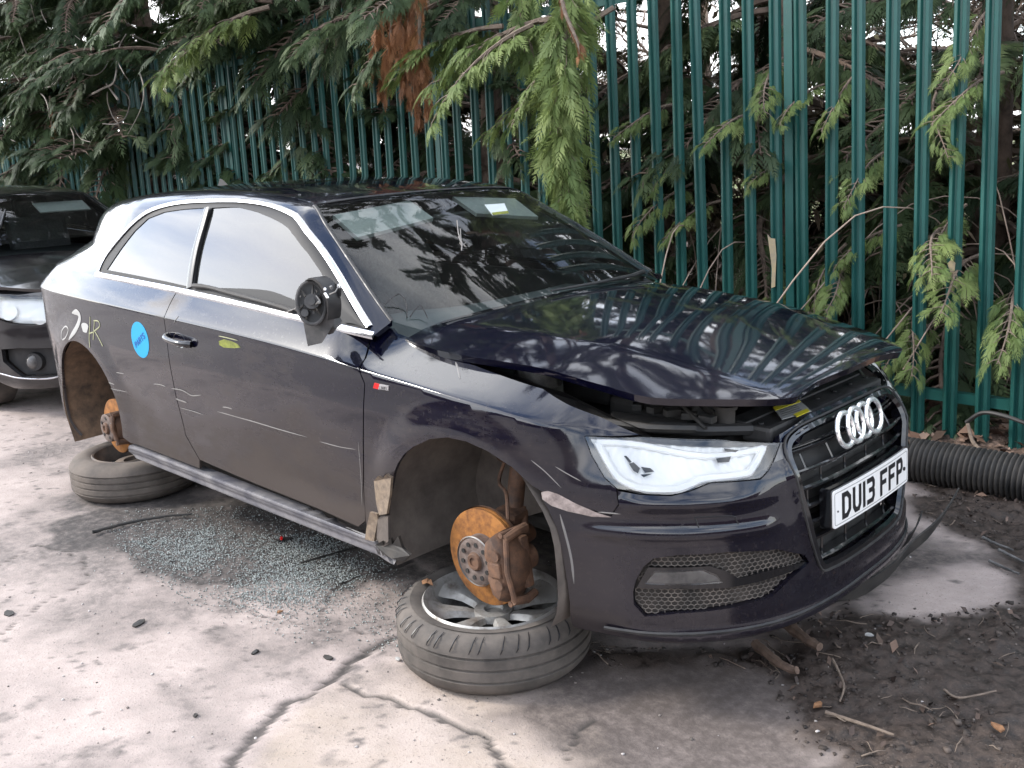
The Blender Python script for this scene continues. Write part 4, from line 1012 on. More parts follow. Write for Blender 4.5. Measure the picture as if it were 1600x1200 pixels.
for pts, w_ in (([(268, 607), (285, 610), (300, 618), (315, 617)], .005), ([(275, 623), (283, 626), (292, 629)], .007), ([(281, 637), (300, 642), (318, 648)], .003), ([(340, 643), (365, 650), (400, 660), (440, 672), (480, 683)], .004), ([(348, 636), (356, 637), (363, 639)], .005),
               ([(182, 582), (188, 583), (194, 584)], .004), ([(170, 598), (174, 599), (179, 601)], .005), ([(173, 607), (186, 610), (200, 613)], .003), ([(240, 600), (250, 601), (259, 604)], .004), ([(830, 719), (852, 737), (877, 762)], .003), ([(868, 729), (886, 740), (908, 752)], .003), ([(560, 690), (564, 740), (566, 790)], .003),
               ([(500, 690), (530, 698), (556, 702)], .003), ([(272, 505), (275, 499), (279, 494)], .004), ([(934, 800), (970, 803)], .004), ([(875, 803), (885, 840), (893, 875), (897, 912)], .007), ([(712, 566), (716, 578), (719, 592)], .006)):
    mb = MB(); mk(pts, w_, True, .0008); mb.build('paint_scratch', M['scratch'], CAR)
sc_ = PX(SB, [(846, 769), (856, 767), (872, 772), (900, 787), (930, 800), (955, 808), (925, 807), (888, 799), (862, 790), (848, 780)]); ss_ = panel('bumper_scuff', SB, sc_, M['plate'] if 0 else mat('scuffed_paint', build=worn((.34, .28, .255), (.14, .11, .10), 40, (.5, .8), .3)), CAR, step=.01, off=.002, thick=.003)
# torn plastic and crumpled edge behind the front arch
def shard(pts, yd, m, name, th=.012):
    P = [ony(x, y, -.899-d) for (x, y), d in zip(pts, yd)]; mb = MB(); mb.prism(P, (0.2, -1, .1), th); return mb.build(name, m, CAR)
shard([(584, 752), (590, 744), (597, 749), (603, 741), (611, 746), (609, 772), (604, 803), (592, 805), (588, 788)], [.0, .01, .0, .012, .0, .004, .008, .006, .0], M['primer'], 'broken_clip')
shard([(578, 800), (589, 803), (590, 812), (584, 846), (570, 843), (573, 822)], [.01, .012, .0, .006, .0, .01], M['primer'], 'broken_clip')
shard([(590, 808), (606, 806), (607, 850), (596, 856), (588, 840)], [0, .0, .006, .0, 0], M['liner'], 'torn_liner')
cr_ = [(586, 852), (596, 846), (601, 853), (610, 841), (613, 851), (622, 838), (628, 856), (640, 868), (630, 878), (612, 873), (598, 865)]
shard(cr_, [.0, .02, .0, .022, .0, .02, .0, .01, .0, .012, .0], M['dusty_plastic'], 'crumpled_sill_end')
mb = MB()
for k in range(9):
    a = q(590+k*4.5, 850+random.uniform(-5, 3), -.885); b = q(592+k*4.5+random.uniform(-3, 3), 866+k*.9, -.880); mb.tube([a, (a+b)/2+np.array([0, -.008, 0]), b], .0025, 4)
mb.build('torn_fold', M['metal_grey'], CAR)
# wing badge
bq = lambda pts: PX(SB, pts)
panel('badge_red_bar', SB, bq([(586, 598), (594, 600), (592, 608), (584, 606)]), M['red'], CAR, step=.01, off=.003, thick=.003)
BD = panel('wing_badge', SB, bq([(594, 600), (608, 603), (608, 610), (592, 608)]), M['trim'], CAR, step=.01, off=.003, thick=.003)
bu, bv = SB.inv(593, 606); mb = MB(); write(mb, 'LINE', 0, 0, .010, .007, .0018, .0025, lambda a, b, h: SB.pt(bu-a-.006, bv-.002+b-a*.02, .0064+h), th=.0004); mb.build('badge_lettering', M['ink'], BD)
# windscreen sticker and crack
WS = lambda px, py, o=.001: SW.at(px, py, o)
mb = MB(); P = [WS(757, 320), (WS(788, 318)), WS(795, 334), WS(770, 337)]; mb.prism(P, (.5, 0, 1), .001); WSK = mb.build('screen_sticker', M['paper'], CAR)
mb = MB(); P = [WS(768, 333, .0025), WS(793, 330, .0025), WS(795, 334, .0025), WS(770, 337, .0025)]; mb.prism(P, (.5, 0, 1), .001); mb.build('sticker_band', M['lime'], WSK)
mb = MB()
for pts in ([(714, 345), (716, 365), (722, 380), (727, 386)], [(719, 358), (720, 372), (722, 384)], [(716, 370), (722, 382), (721, 392)], [(727, 380), (722, 385), (718, 380)]): mb.tube([WS(*p, .0015) for p in pts], .0022, 4)
mb.build('screen_crack', M['scratch'], CAR)
# wipers
mb = MB(); mb.tube([WS(1002, 431, .02), WS(985, 437, .02), WS(930, 447, .015), WS(860, 458, .01)], [.010, .008, .006, .004], 6); mb.build('wiper', M['black_plastic'], CAR)
mb = MB(); mb.tube(catmull([WS(600, 478, .004), WS(622, 470, .03), WS(634, 480, .02), WS(636, 498, .006)], 5), .002, 5); mb.tube(catmull([WS(640, 497, .004), WS(655, 488, .03), WS(668, 500, .01)], 5), .002, 5); mb.build('loose_wire', M['black_plastic'], CAR)

# ------------------------------------------------------------ the two wheels lying flat under the hubs
def tyre(parent, R, ri, h, m, grooves, shoulder):
    mb = MB(); hw = h/2; prof = [(ri, .012), (ri+.012, .003), (ri+.04, -.001), (R-.055, .002), (R-.028, .012), (R-.010, .034)]
    for gy in grooves: prof += [(R-.004, gy-.005), (R-.011, gy-.003), (R-.011, gy+.003), (R-.004, gy+.005)]
    prof += [(R-.010, h-.034), (R-.026, h-.013), (R-.055, h-.002), (ri+.04, h+.001), (ri+.012, h-.003), (ri, h-.012), (ri-.004, h-.03), (ri-.004, .03), (ri, .012)]
    mb.lathe(prof, n=96); o = mb.build('tyre', m, parent)
    mb = MB()
    if shoulder:
        for k in range(40):
            a = 2*pi*(k+.25*sin(k*2.3))/40; V = []
            for r, z in ((R-.0065, h-.046), (R-.006, h-.033), (R-.020, h-.0155), (R-.040, h-.006)): V.append((r+.0015, z+.0012))
            P = [Vector((r*cos(a+.02*i), r*sin(a+.02*i), z)) for i, (r, z) in enumerate(V)]; mb.tube(P, [.001, .0022, .0020, .001], 4)
        mb.build('tread_sipe', M['ink'], parent)
    return o
def place_wheel(name, loc, tilt, label):
    e = empty(name, loc, 0, label, 'wheel', 'wheels lying flat under the hubs'); e.rotation_euler = tilt; return e
T1 = place_wheel('alloy_wheel', (-.012, -.735, .002), (.0, .0, .35), 'dirty silver alloy wheel with tyre lying flat beneath the front brake disc')
tyre(T1, .315, .224, .200, M['tyre'], (.062, .100, .138), True)
mb = MB(); h = .200
mb.lathe([(.228, h-.010), (.222, h-.002), (.214, h-.008), (.206, h-.022), (.198, h-.060), (.19, .04), (.215, .01)], n=72); mb.build('rim', M['alloy'], T1)
# face: seven broad spokes round a hub
V = []; F = []; ns = 7; per = 12; prof = []
mb = MB()
for k in range(ns):
    a = 2*pi*k/ns; da = 2*pi/ns; S_ = []
    for i, (r, z, wdt) in enumerate(((.055, h-.060, .36), (.09, h-.050, .30), (.13, h-.045, .26), (.165, h-.042, .30), (.190, h-.034, .42), (.208, h-.022, .5))):
        for s in (-1, -.6, 0, .6, 1): S_.append((r*cos(a+s*wdt*da), r*sin(a+s*wdt*da), z-.018*(abs(s) > .9)+.003*(abs(s) < .1)))
    mb.add(S_, [(i*5+j, i*5+j+1, i*5+6+j, i*5+5+j) for i in range(5) for j in range(4)], True)
mb.build('spoke', M['alloy'], T1)
mb = MB(); mb.lathe([(.0, h-.064), (.028, h-.064), (.032, h-.052), (.062, h-.052), (.066, h-.075)], n=40); mb.build('wheel_centre', M['alloy'], T1)
mb = MB(); mb.lathe([(.0, h-.13), (.2, h-.13)], n=40); mb.build('wheel_back', M['dark'], T1)
T2 = place_wheel('steel_wheel', (-2.56, -.695, .002), (0, 0, 0), 'dusty brown steel wheel with tyre lying flat under the rear brake')
tyre(T2, .315, .200, .190, M['tyre_dusty'], (.050, .082, .112, .142), False)
mb = MB(); h = .19; mb.lathe([(.205, h-.008), (.200, h-.001), (.192, h-.006), (.186, h-.03), (.17, h-.05), (.165, h-.10), (.155, h-.09), (.10, h-.055), (.06, h-.05), (.055, h-.065), (.0, h-.065)], n=64); mb.build('steel_rim', M['steelwheel'], T2)
mb = MB()
for k in range(16):
    a = 2*pi*k/16; r = .142; mb.cyl((r*cos(a), r*sin(a), h-.086), (r*1.03*cos(a), r*1.03*sin(a), h-.072), .012, 10)
mb.build('rim_hole', M['ink'], T2)
# far side wheels carry the other hubs
for nm, x, lab_ in (('support_tyre', -.01, 'worn tyre lying flat beneath the far front hub of the hatchback'), ('support_tyre', -2.56, 'worn tyre lying flat beneath the far rear hub of the hatchback')):
    e = empty(nm, (x, .72, .002), 0, lab_, 'tyre'); tyre(e, .31, .2, .19, M['tyre_dusty'], (.05, .09, .13), False)
    mb = MB(); mb.lathe([(.2, .17), (.16, .15), (.0, .15)], n=32); mb.build('rim', M['steelwheel'], e)
# dead leaf on the front tyre
def leaf(name, c, s, m, label):
    mb = MB(); V = [(-1, 0, .1), (-.4, .45, .5), (.1, .7, .2), (.5, .3, .7), (1.1, .1, 0), (.4, -.4, .35), (-.3, -.5, .0), (0, 0, .15)]
    V = [np.array(v)*s+np.array(c) for v in V]; mb.add(V, [(7, i, (i+1) % 7) for i in range(7)], True); o = mb.build(name, m, None); return tag(o, label, 'leaf')
M['leaf'] = mat('dead_leaf', build=worn((.26, .13, .06), (.12, .06, .03), 60, (.7, .9), .3))
lf = onz(667, 912, .205); leaf('dead_leaf', lf, .026, M['leaf'], 'curled tan dead leaf resting on the front tyre')
# ------------------------------------------------------------ value noise for terrain
_tab = rng.random((256, 256))
def vnoise(x, y):
    xi = np.floor(x).astype(int); yi = np.floor(y).astype(int); fx = x-xi; fy = y-yi; fx = fx*fx*(3-2*fx); fy = fy*fy*(3-2*fy)
    a = _tab[xi & 255, yi & 255]; b = _tab[(xi+1) & 255, yi & 255]; c = _tab[xi & 255, (yi+1) & 255]; d = _tab[(xi+1) & 255, (yi+1) & 255]
    return (a*(1-fx)+b*fx)*(1-fy)+(c*(1-fx)+d*fx)*fy
def fbm(x, y, sc=1., o=5, g=.5):
    s = 0; a = 1; t = 0
    for i in range(o): s = s+a*vnoise(x*sc+17.3*i, y*sc+9.1*i); t += a; a *= g; sc *= 2.03
    return s/t
gp = lambda pts: np.array([onz(x, y, 0.)[:2] for x, y in pts])
def pdist(P, x, y):
    """signed distance to polygon, positive inside"""
    d = np.full(x.shape, 1e9); n = len(P)
    for i in range(n):
        a = P[i]; b = P[(i+1) % n]; e = b-a; l2 = max(float(e@e), 1e-12); t = np.clip(((x-a[0])*e[0]+(y-a[1])*e[1])/l2, 0, 1)
        d = np.minimum(d, np.hypot(x-a[0]-t*e[0], y-a[1]-t*e[1]))
    return np.where(inside(P, x, y), d, -d)
def ldist(P, x, y):
    d = np.full(x.shape, 1e9)
    for i in range(len(P)-1):
        a = P[i]; b = P[i+1]; e = b-a; t = np.clip(((x-a[0])*e[0]+(y-a[1])*e[1])/float(e@e), 0, 1); d = np.minimum(d, np.hypot(x-a[0]-t*e[0], y-a[1]-t*e[1]))
    return d
FY = 2.02
# yard: one finely divided sheet near the camera
X0, X1, Y0, Y1 = -7.5, 2.3, -2.5, 1.75
nx_, ny_ = 640, 300
xs = np.linspace(X0, X1, nx_); ys = np.linspace(Y0, Y1, ny_); GX, GY = np.meshgrid(xs, ys); gx, gy = GX.ravel(), GY.ravel()
wob = (fbm(gx, gy, 3, 5)-.5)*.5; wob2 = (fbm(gx+31, gy+7, 9, 5, .6)-.5)*.22
mud_poly = np.vstack([gp([(893, 985), (960, 1010), (1080, 1012), (1180, 1010), (1260, 968), (1320, 935), (1362, 958), (1440, 962), (1560, 945), (1566, 900), (1520, 850), (1440, 812), (1425, 780), (1445, 740)]), [[.3, 1.9], [3, 1.9], [3, -1.2]], gp([(1330, 1230), (1290, 1190), (1240, 1160), (1215, 1090), (1190, 1050), (1120, 1045), (1000, 1060), (930, 1040)])])
mud = smoothstep(-.03, .08, pdist(mud_poly, gx, gy)+wob*.35+wob2*.5)
damp_poly = gp([(880, 1010), (1200, 1020), (1260, 1100), (1290, 1190), (1400, 1260), (1000, 1290), (880, 1180), (760, 1120), (820, 1090), (900, 1060)])
damp = smoothstep(-.06, .10, pdist(damp_poly, gx, gy)+wob*.5+wob2*.3)
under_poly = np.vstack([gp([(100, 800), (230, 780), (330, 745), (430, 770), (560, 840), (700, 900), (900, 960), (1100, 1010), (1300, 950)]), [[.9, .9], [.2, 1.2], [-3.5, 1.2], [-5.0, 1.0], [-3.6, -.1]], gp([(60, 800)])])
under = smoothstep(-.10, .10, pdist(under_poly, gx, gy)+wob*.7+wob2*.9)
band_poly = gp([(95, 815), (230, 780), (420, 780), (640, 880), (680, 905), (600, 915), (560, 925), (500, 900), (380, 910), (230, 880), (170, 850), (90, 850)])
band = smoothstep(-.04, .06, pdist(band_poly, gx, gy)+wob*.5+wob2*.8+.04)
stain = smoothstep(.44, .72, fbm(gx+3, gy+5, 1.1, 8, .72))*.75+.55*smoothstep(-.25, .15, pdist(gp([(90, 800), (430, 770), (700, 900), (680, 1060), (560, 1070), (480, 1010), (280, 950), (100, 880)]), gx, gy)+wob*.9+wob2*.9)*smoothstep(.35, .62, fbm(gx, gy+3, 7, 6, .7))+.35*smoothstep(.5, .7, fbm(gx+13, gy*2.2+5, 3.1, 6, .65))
spots = .7*smoothstep(.66, .76, fbm(gx+9, gy+2, 7, 5, .62))+smoothstep(.80, .82, fbm(gx+1, gy+12, 24, 2, .5))
crk = [gp([(345, 1215), (372, 1170), (412, 1138), (445, 1100), (490, 1080), (520, 1060), (545, 1030), (600, 1000), (625, 990)]), gp([(520, 1060), (560, 1085), (620, 1098), (680, 1120), (760, 1150), (800, 1210)]), gp([(880, 1230), (885, 1180), (897, 1150), (930, 1120)]), gp([(0, 880), (60, 850), (130, 870), (135, 910), (70, 935), (0, 990)]), gp([(505, 975), (510, 940), (530, 912), (575, 895), (640, 878)]),
       gp([(270, 800), (240, 850), (300, 905), (400, 960), (520, 985), (620, 985)]), gp([(0, 700), (80, 690), (150, 660), (220, 640)])]
wdt = [.015, .010, .005, .004, .005, .003, .004]
crack = np.zeros_like(gx); qx = gx+(fbm(gx, gy, 14, 3)-.5)*.05; qy = gy+(fbm(gx+5, gy+5, 14, 3)-.5)*.05
for c, w_ in zip(crk, wdt):
    k = w_*(.35+1.3*fbm(gx+2, gy, 5, 2)); crack = np.maximum(crack, smoothstep(1.25, .8, ldist(c, qx, qy)/k))
pale_poly = gp([(1300, 945), (1372, 935), (1440, 880), (1480, 830), (1540, 850), (1580, 900), (1580, 930), (1500, 955), (1400, 962)])
pale = smoothstep(-.02, .06, pdist(pale_poly, gx, gy)+wob*.2+wob2*.5); pale = .8*pale*(.3+.7*smoothstep(.35, .6, fbm(gx+8, gy, 9, 5, .6))); mud = mud*(1-pale)
warm_poly = gp([(490, 1085), (560, 1050), (640, 1020), (900, 1080), (1000, 1230), (380, 1230), (420, 1160)])
warm = smoothstep(-.03, .03, pdist(warm_poly, gx, gy))
gz = (fbm(gx, gy, 1.2, 5)-.5)*.012+(fbm(gx, gy, 12, 4)-.5)*.004-crack*.008*(1-mud)
gz += mud*((fbm(gx+40, gy, 6, 5, .6)-.42)*.055+(fbm(gx, gy+40, 26, 3, .6)-.5)*.026+.006)
gz -= .004*(1-warm)*0; gz += (warm-.5)*.004
gz += smoothstep(1.2, 1.75, gy)*.03
gz += band*(fbm(gx+4, gy+4, 30, 3, .6)-.4)*.012
F = (np.arange(ny_-1)[:, None]*nx_+np.arange(nx_-1)[None]).ravel(); F = np.stack([F, F+1, F+1+nx_, F+nx_], 1)
def yard_nodes(nt, p):
    g = G(nt); a = g.attr('mask').outputs['Color']; s = g.n('ShaderNodeSeparateColor'); g.l(a, s.inputs[0])
    b = g.attr('mask2').outputs['Color']; s2 = g.n('ShaderNodeSeparateColor'); g.l(b, s2.inputs[0])
    n1 = g.noise(2.2, 8, .65); n2 = g.noise(28, 6, .7); n3 = g.noise(140, 3, .6)
    base = g.mix(g.ramp(n1, .35, .65), (.41, .34, .308), (.31, .255, .23))
    base = g.mix(g.ramp(n2, .45, .75, 0, .35), base, (.50, .43, .39))
    base = g.mix(g.math('MULTIPLY', s2.outputs[2], g.ramp(n1, .3, .7, .08, .5)), base, (.36, .29, .205))
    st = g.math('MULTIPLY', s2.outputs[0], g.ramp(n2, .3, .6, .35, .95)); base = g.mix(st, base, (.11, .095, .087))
    spk = g.ramp(n3, .60, .70, 0, .65); base = g.mix(spk, base, (.085, .075, .068))
    base = g.mix(g.math('MULTIPLY', s.outputs[1], g.ramp(n2, .25, .6, .55, .95)), base, (.075, .060, .053))
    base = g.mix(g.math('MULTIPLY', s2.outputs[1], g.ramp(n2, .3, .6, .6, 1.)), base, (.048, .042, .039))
    mudc = g.mix(g.ramp(n2, .35, .65), (.014, .010, .008), (.060, .043, .034)); mudc = g.mix(g.ramp(n3, .6, .68, 0, .6), mudc, (.11, .085, .068))
    col = g.mix(s.outputs[0], base, mudc)
    col = g.mix(g.math('MULTIPLY', s.outputs[2], .85), col, (.035, .031, .028))
    g.l(col, p.inputs['Base Color'])
    rg = g.mix(s.outputs[0], (.82, .82, .82), g.ramp(n2, .3, .7, .35, .95)); g.l(rg, p.inputs['Roughness'])
    h = g.math('ADD', g.math('MULTIPLY', n2, .6), g.math('MULTIPLY', n3, .4)); g.bump(h, .55, .008, p)
yard_m = mat('yard_concrete', build=yard_nodes)
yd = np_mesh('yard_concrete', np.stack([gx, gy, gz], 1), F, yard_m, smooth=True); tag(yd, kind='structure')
def vcol(o, name, arr):
    at = o.data.color_attributes.new(name, 'FLOAT_COLOR', 'POINT'); at.data.foreach_set('color', np.concatenate([arr, np.ones((len(arr), 1))], 1).astype(np.float32).ravel())
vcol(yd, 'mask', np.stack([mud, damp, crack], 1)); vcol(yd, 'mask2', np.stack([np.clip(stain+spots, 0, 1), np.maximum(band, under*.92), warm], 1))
def ground_z(x, y):
    i = np.clip(((np.asarray(x)-X0)/(X1-X0)*(nx_-1)).round().astype(int), 0, nx_-1); j = np.clip(((np.asarray(y)-Y0)/(Y1-Y0)*(ny_-1)).round().astype(int), 0, ny_-1); return gz[j*nx_+i]
# wide ground to the horizon
def grass_nodes(nt, p):
    g = G(nt); n = g.noise(.7, 6, .6); g.l(g.mix(g.ramp(n, .4, .6), (.09, .13, .03), (.12, .10, .05)), p.inputs['Base Color']); p.inputs['Roughness'].default_value = .95
V = []; R = [0, 12, 40, 120, 500, 1500]
mb = MB(); 
for i, r in enumerate(R):
    for k in range(48): a = 2*pi*k/48; V.append((r*cos(a), r*sin(a)+1, -.045+(.25 if r >= 40 else 0)*.0))
mb.add(V, [(i*48+k, i*48+(k+1) % 48, (i+1)*48+(k+1) % 48, (i+1)*48+k) for i in range(len(R)-1) for k in range(48)])
wide = mb.build('ground', mat('outer_concrete', build=worn((.30, .27, .25), (.24, .21, .20), .8, (.8, .95), .1)))
tag(wide, kind='structure')
# bank of leaf litter under and behind the fence
bx = np.linspace(-16, 6, 420); by = np.concatenate([np.linspace(1.66, 3.4, 70), np.linspace(3.5, 9, 40)]); BX, BY = np.meshgrid(bx, by); b1, b2 = BX.ravel(), BY.ravel()
def bank_h(x, y): return -.03+.16*smoothstep(1.66, 2.15, y)+.10*smoothstep(2.2, 4, y)+(fbm(x, y, 2, 5)-.5)*.12*smoothstep(1.6, 2, y)+(fbm(x, y, 16, 4)-.5)*.05
bz = bank_h(b1, b2); F = (np.arange(len(by)-1)[:, None]*len(bx)+np.arange(len(bx)-1)[None]).ravel(); F = np.stack([F, F+1, F+1+len(bx), F+len(bx)], 1)
def litter_nodes(nt, p):
    g = G(nt); v = g.n('ShaderNodeTexVoronoi'); v.inputs['Scale'].default_value = 22; g.l(g.coord(), v.inputs['Vector'])
    sp = g.n('ShaderNodeSeparateColor'); g.l(v.outputs['Color'], sp.inputs[0]); n = g.noise(18, 6, .7)
    c = g.mix(sp.outputs[0], (.09, .058, .043), (.22, .15, .115)); c = g.mix(g.ramp(n, .45, .6), c, (.035, .024, .018)); g.l(c, p.inputs['Base Color']); g.bump(g.math('ADD', v.outputs['Distance'], n), .8, .03, p); p.inputs['Roughness'].default_value = .9
bk = np_mesh('leaf_litter_bank', np.stack([b1, b2, bz], 1), F, mat('leaf_litter', build=litter_nodes), smooth=True); tag(bk, kind='structure')
mdw = MB(); mdw.add([(-60, 9, .10), (60, 9, .10), (60, 90, 1.2), (-60, 90, 1.2)], [(0, 1, 2, 3)]); tag(mdw.build('meadow', mat('meadow_grass', build=grass_nodes)), kind='structure')

# ------------------------------------------------------------ loose matter, in single meshes
def scatter_quads(name, P, S, m, kind_label, cat, flat=.5, aspect=.6, curl=.3):
    n = len(P); az = rng.random(n)*2*pi; tilt = rng.normal(0, flat, n); t2 = rng.normal(0, flat, n)
    ux = np.stack([np.cos(az), np.sin(az), tilt], 1); uy = np.stack([-np.sin(az), np.cos(az), t2], 1)*aspect
    up = np.array([0, 0, 1.]); S = S[:, None]; A = P-ux*S; B = P+uy*S+up*curl*S; C_ = P+ux*S+up*curl*.4*S; D = P-uy*S+up*curl*S*.7; E_ = P+up*(.12*S)
    V = np.stack([A, B, C_, D, E_], 1).reshape(-1, 3); b = np.arange(n)[:, None]*5
    F = np.concatenate([b+np.array([[0, 3, 4]]), b+np.array([[3, 2, 4]]), b+np.array([[2, 1, 4]]), b+np.array([[1, 0, 4]])])
    o = np_mesh(name, V, F, m); c = np.repeat(rng.random(n), 5); vcol(o, 'tone', np.stack([c, c, c], 1)); return tag(o, kind_label, cat, kind='stuff')
def tone_mat(name, cols, rough=.85):
    def f(nt, p):
        g = G(nt); a = g.attr('tone'); r = g.n('ShaderNodeValToRGB'); r.color_ramp.interpolation = 'CONSTANT' if 0 else 'LINEAR'
        els = r.color_ramp.elements; els[0].position = 0; els[0].color = (*cols[0], 1); els[1].position = 1; els[1].color = (*cols[-1], 1)
        for i, c in enumerate(cols[1:-1]): e = els.new((i+1)/(len(cols)-1)); e.color = (*c, 1)
        g.l(a.outputs['Fac'], r.inputs[0]); g.l(r.outputs[0], p.inputs['Base Color']); p.inputs['Roughness'].default_value = rough
    return mat(name, build=f)
n = 9000; px = rng.uniform(-13, 3.5, n); py = 1.72+rng.gamma(1.6, .55, n); pz = bank_h(px, py)+.012
scatter_quads('leaf_litter', np.stack([px, py, pz], 1), rng.uniform(.018, .05, n), tone_mat('litter_leaves', [(.05, .03, .02), (.19, .115, .078), (.13, .072, .046), (.27, .185, .14), (.085, .052, .04)]), 'brown fallen leaves heaped along the foot of the fence', 'leaf litter')
def in_poly_samples(P, n, w=(.38, .62)):
    lo, hi = P.min(0), P.max(0); out = []
    while len(out) < n:
        q = rng.uniform(lo, hi, (n, 2)); k = inside(P, q[:, 0], q[:, 1]); q = q[k]; f = fbm(q[:, 0], q[:, 1], 4, 4); q = q[rng.random(len(q)) < smoothstep(*w, f)]; out += list(q)
    return np.array(out[:n])
def lumps(name, Q, S, m, label, cat, flat=.6):
    n = len(Q); base = np.array([(x, y, z) for x in (-1, 1) for y in (-1, 1) for z in (-1, 1)], float); Fb = np.array([(0, 1, 3, 2), (4, 6, 7, 5), (0, 4, 5, 1), (2, 3, 7, 6), (0, 2, 6, 4), (1, 5, 7, 3)])
    a = rng.random(n)*2*pi; c, s = np.cos(a), np.sin(a); V = base[None]*(1+rng.uniform(-.4, .4, (n, 8, 3)))*S[:, None, None]*np.array([1, .8, flat]); X = V[..., 0]*c[:, None]-V[..., 1]*s[:, None]; Y = V[..., 0]*s[:, None]+V[..., 1]*c[:, None]
    V = np.stack([X+Q[:, 0:1], Y+Q[:, 1:2], V[..., 2]+Q[:, 2:3]], -1).reshape(-1, 3); F = (np.arange(n)[:, None, None]*8+Fb[None]).reshape(-1, 4)
    o = np_mesh(name, V, F, m); cc = np.repeat(rng.random(n), 8); vcol(o, 'tone', np.stack([cc]*3, 1)); return tag(o, label, cat, kind='stuff')
Q = in_poly_samples(mud_poly[:], 5200, (.3, .6)); Q = Q[(Q[:, 1] < 1.7) & (Q[:, 0] < 2.25) & (Q[:, 1] > -2.4)]
lumps('mud_clods', np.column_stack([Q, ground_z(Q[:, 0], Q[:, 1])]), rng.gamma(2., .0016, len(Q)), tone_mat('clods', [(.012, .009, .008), (.05, .038, .031), (.025, .019, .016), (.085, .066, .055)], .75), 'dark crumbs of mud and rotted bark in front of the bumper', 'mud', .7)
Q = in_poly_samples(mud_poly[:], 1300); Q = Q[(Q[:, 1] < 1.7) & (Q[:, 0] < 2.25) & (Q[:, 1] > -2.4)]
scatter_quads('mulch', np.stack([Q[:, 0], Q[:, 1], ground_z(Q[:, 0], Q[:, 1])+.006], 1), rng.uniform(.005, .016, len(Q)), tone_mat('mulch_bits', [(.02, .014, .011), (.06, .04, .032), (.035, .024, .02), (.16, .11, .085), (.03, .02, .017)], .7), 'dark rotting leaf mulch over the concrete before the bumper', 'mulch', .6, .5)
Q = in_poly_samples(mud_poly[:], 150); Q = Q[(Q[:, 1] < 1.7) & (Q[:, 0] < 2.25) & (Q[:, 1] > -2.4)]
scatter_quads('pale_leaf_litter', np.stack([Q[:, 0], Q[:, 1], ground_z(Q[:, 0], Q[:, 1])+.012], 1), rng.uniform(.010, .026, len(Q)), tone_mat('tan_leaves', [(.09, .06, .042), (.06, .04, .03), (.22, .14, .10)], .8), 'tan dead leaves strewn over the dark mulch', 'leaves', .5, .55)
# broken safety glass: little cubes
gpoly = gp([(190, 852), (300, 826), (420, 838), (500, 845), (600, 872), (560, 905), (520, 935), (400, 950), (330, 930), (280, 900)])
q = in_poly_samples(gpoly, 10500, (.34, .66)); q = q+rng.normal(0, .05, q.shape); q2 = in_poly_samples(gp([(130, 800), (420, 790), (700, 930), (640, 1020), (480, 1010), (300, 950)]), 3500, (.3, .6)); q = np.vstack([q, q2])
lumps('broken_glass', np.column_stack([q, ground_z(q[:, 0], q[:, 1])+.003]), rng.uniform(.0008, .0023, len(q)), tone_mat('glass_crumbs', [(.15, .165, .158), (.25, .275, .262), (.42, .455, .44), (.10, .11, .105)], .45), 'pale teal crumbs of broken safety glass beside the car sill', 'broken glass', .8)
q = in_poly_samples(np.array([(-7, -2.4), (2.2, -2.4), (2.2, 1.5), (-7, 1.5)]), 1500)
lumps('grit', np.column_stack([q, ground_z(q[:, 0], q[:, 1])+.001]), rng.uniform(.0012, .0045, len(q)), tone_mat('grit', [(.05, .045, .04), (.20, .17, .15), (.45, .42, .4)], .9), 'dark grit and small stones scattered over the yard', 'grit', .5)
# single bits lying about
def chip(px, py, s, m, name, label, cat, z=.004, asp=.6):
    c = onz(px, py, 0); c[2] = float(ground_z(c[0], c[1]))+z; a = random.uniform(0, pi); P = []
    for k in range(7):
        b = 2*pi*k/7; r = s*random.uniform(.7, 1.15); u, v = r*cos(b), r*asp*sin(b); P.append(c+np.array([u*cos(a)-v*sin(a), u*sin(a)+v*cos(a), random.uniform(0, .004)]))
    mb = MB(); mb.prism(P, (0, 0, 1), .004, False); return tag(mb.build(name, m), label, cat)
random.seed(5)
for px, py, s, lb in ((217, 975, .030, 'dark flat flake of dirt left of the glass crumbs on open concrete'), (400, 1018, .018, 'small dark flake on the concrete below the glass crumbs'), (513, 1027, .020, 'dark flake lying by the end of the crack'), (15, 957, .030, 'dark flake nearest the left edge of the picture'), (305, 1118, .010, 'tiny dark flake left of the wide crack')):
    chip(px, py, s, M['dusty_plastic'], 'dirt_flake', lb, 'dirt flake')
chip(437, 957, .014, M['leaf'], 'dead_leaf', 'small orange leaf on pale concrete beside the glass crumbs', 'leaf', .006); chip(1278, 1105, .022, M['leaf'], 'dead_leaf', 'tan leaf on brown damp ground below the bumper', 'leaf', .010); chip(1556, 1150, .024, M['leaf'], 'dead_leaf', 'tan leaf near the lower right corner', 'leaf', .012)
chip(1357, 1005, .014, M['white'], 'white_pebble', 'small white pebble in the mulch before the bumper', 'pebble', .012); chip(622, 1033, .012, M['white'], 'white_pebble', 'small pale stone beside the front tyre', 'pebble', .006)
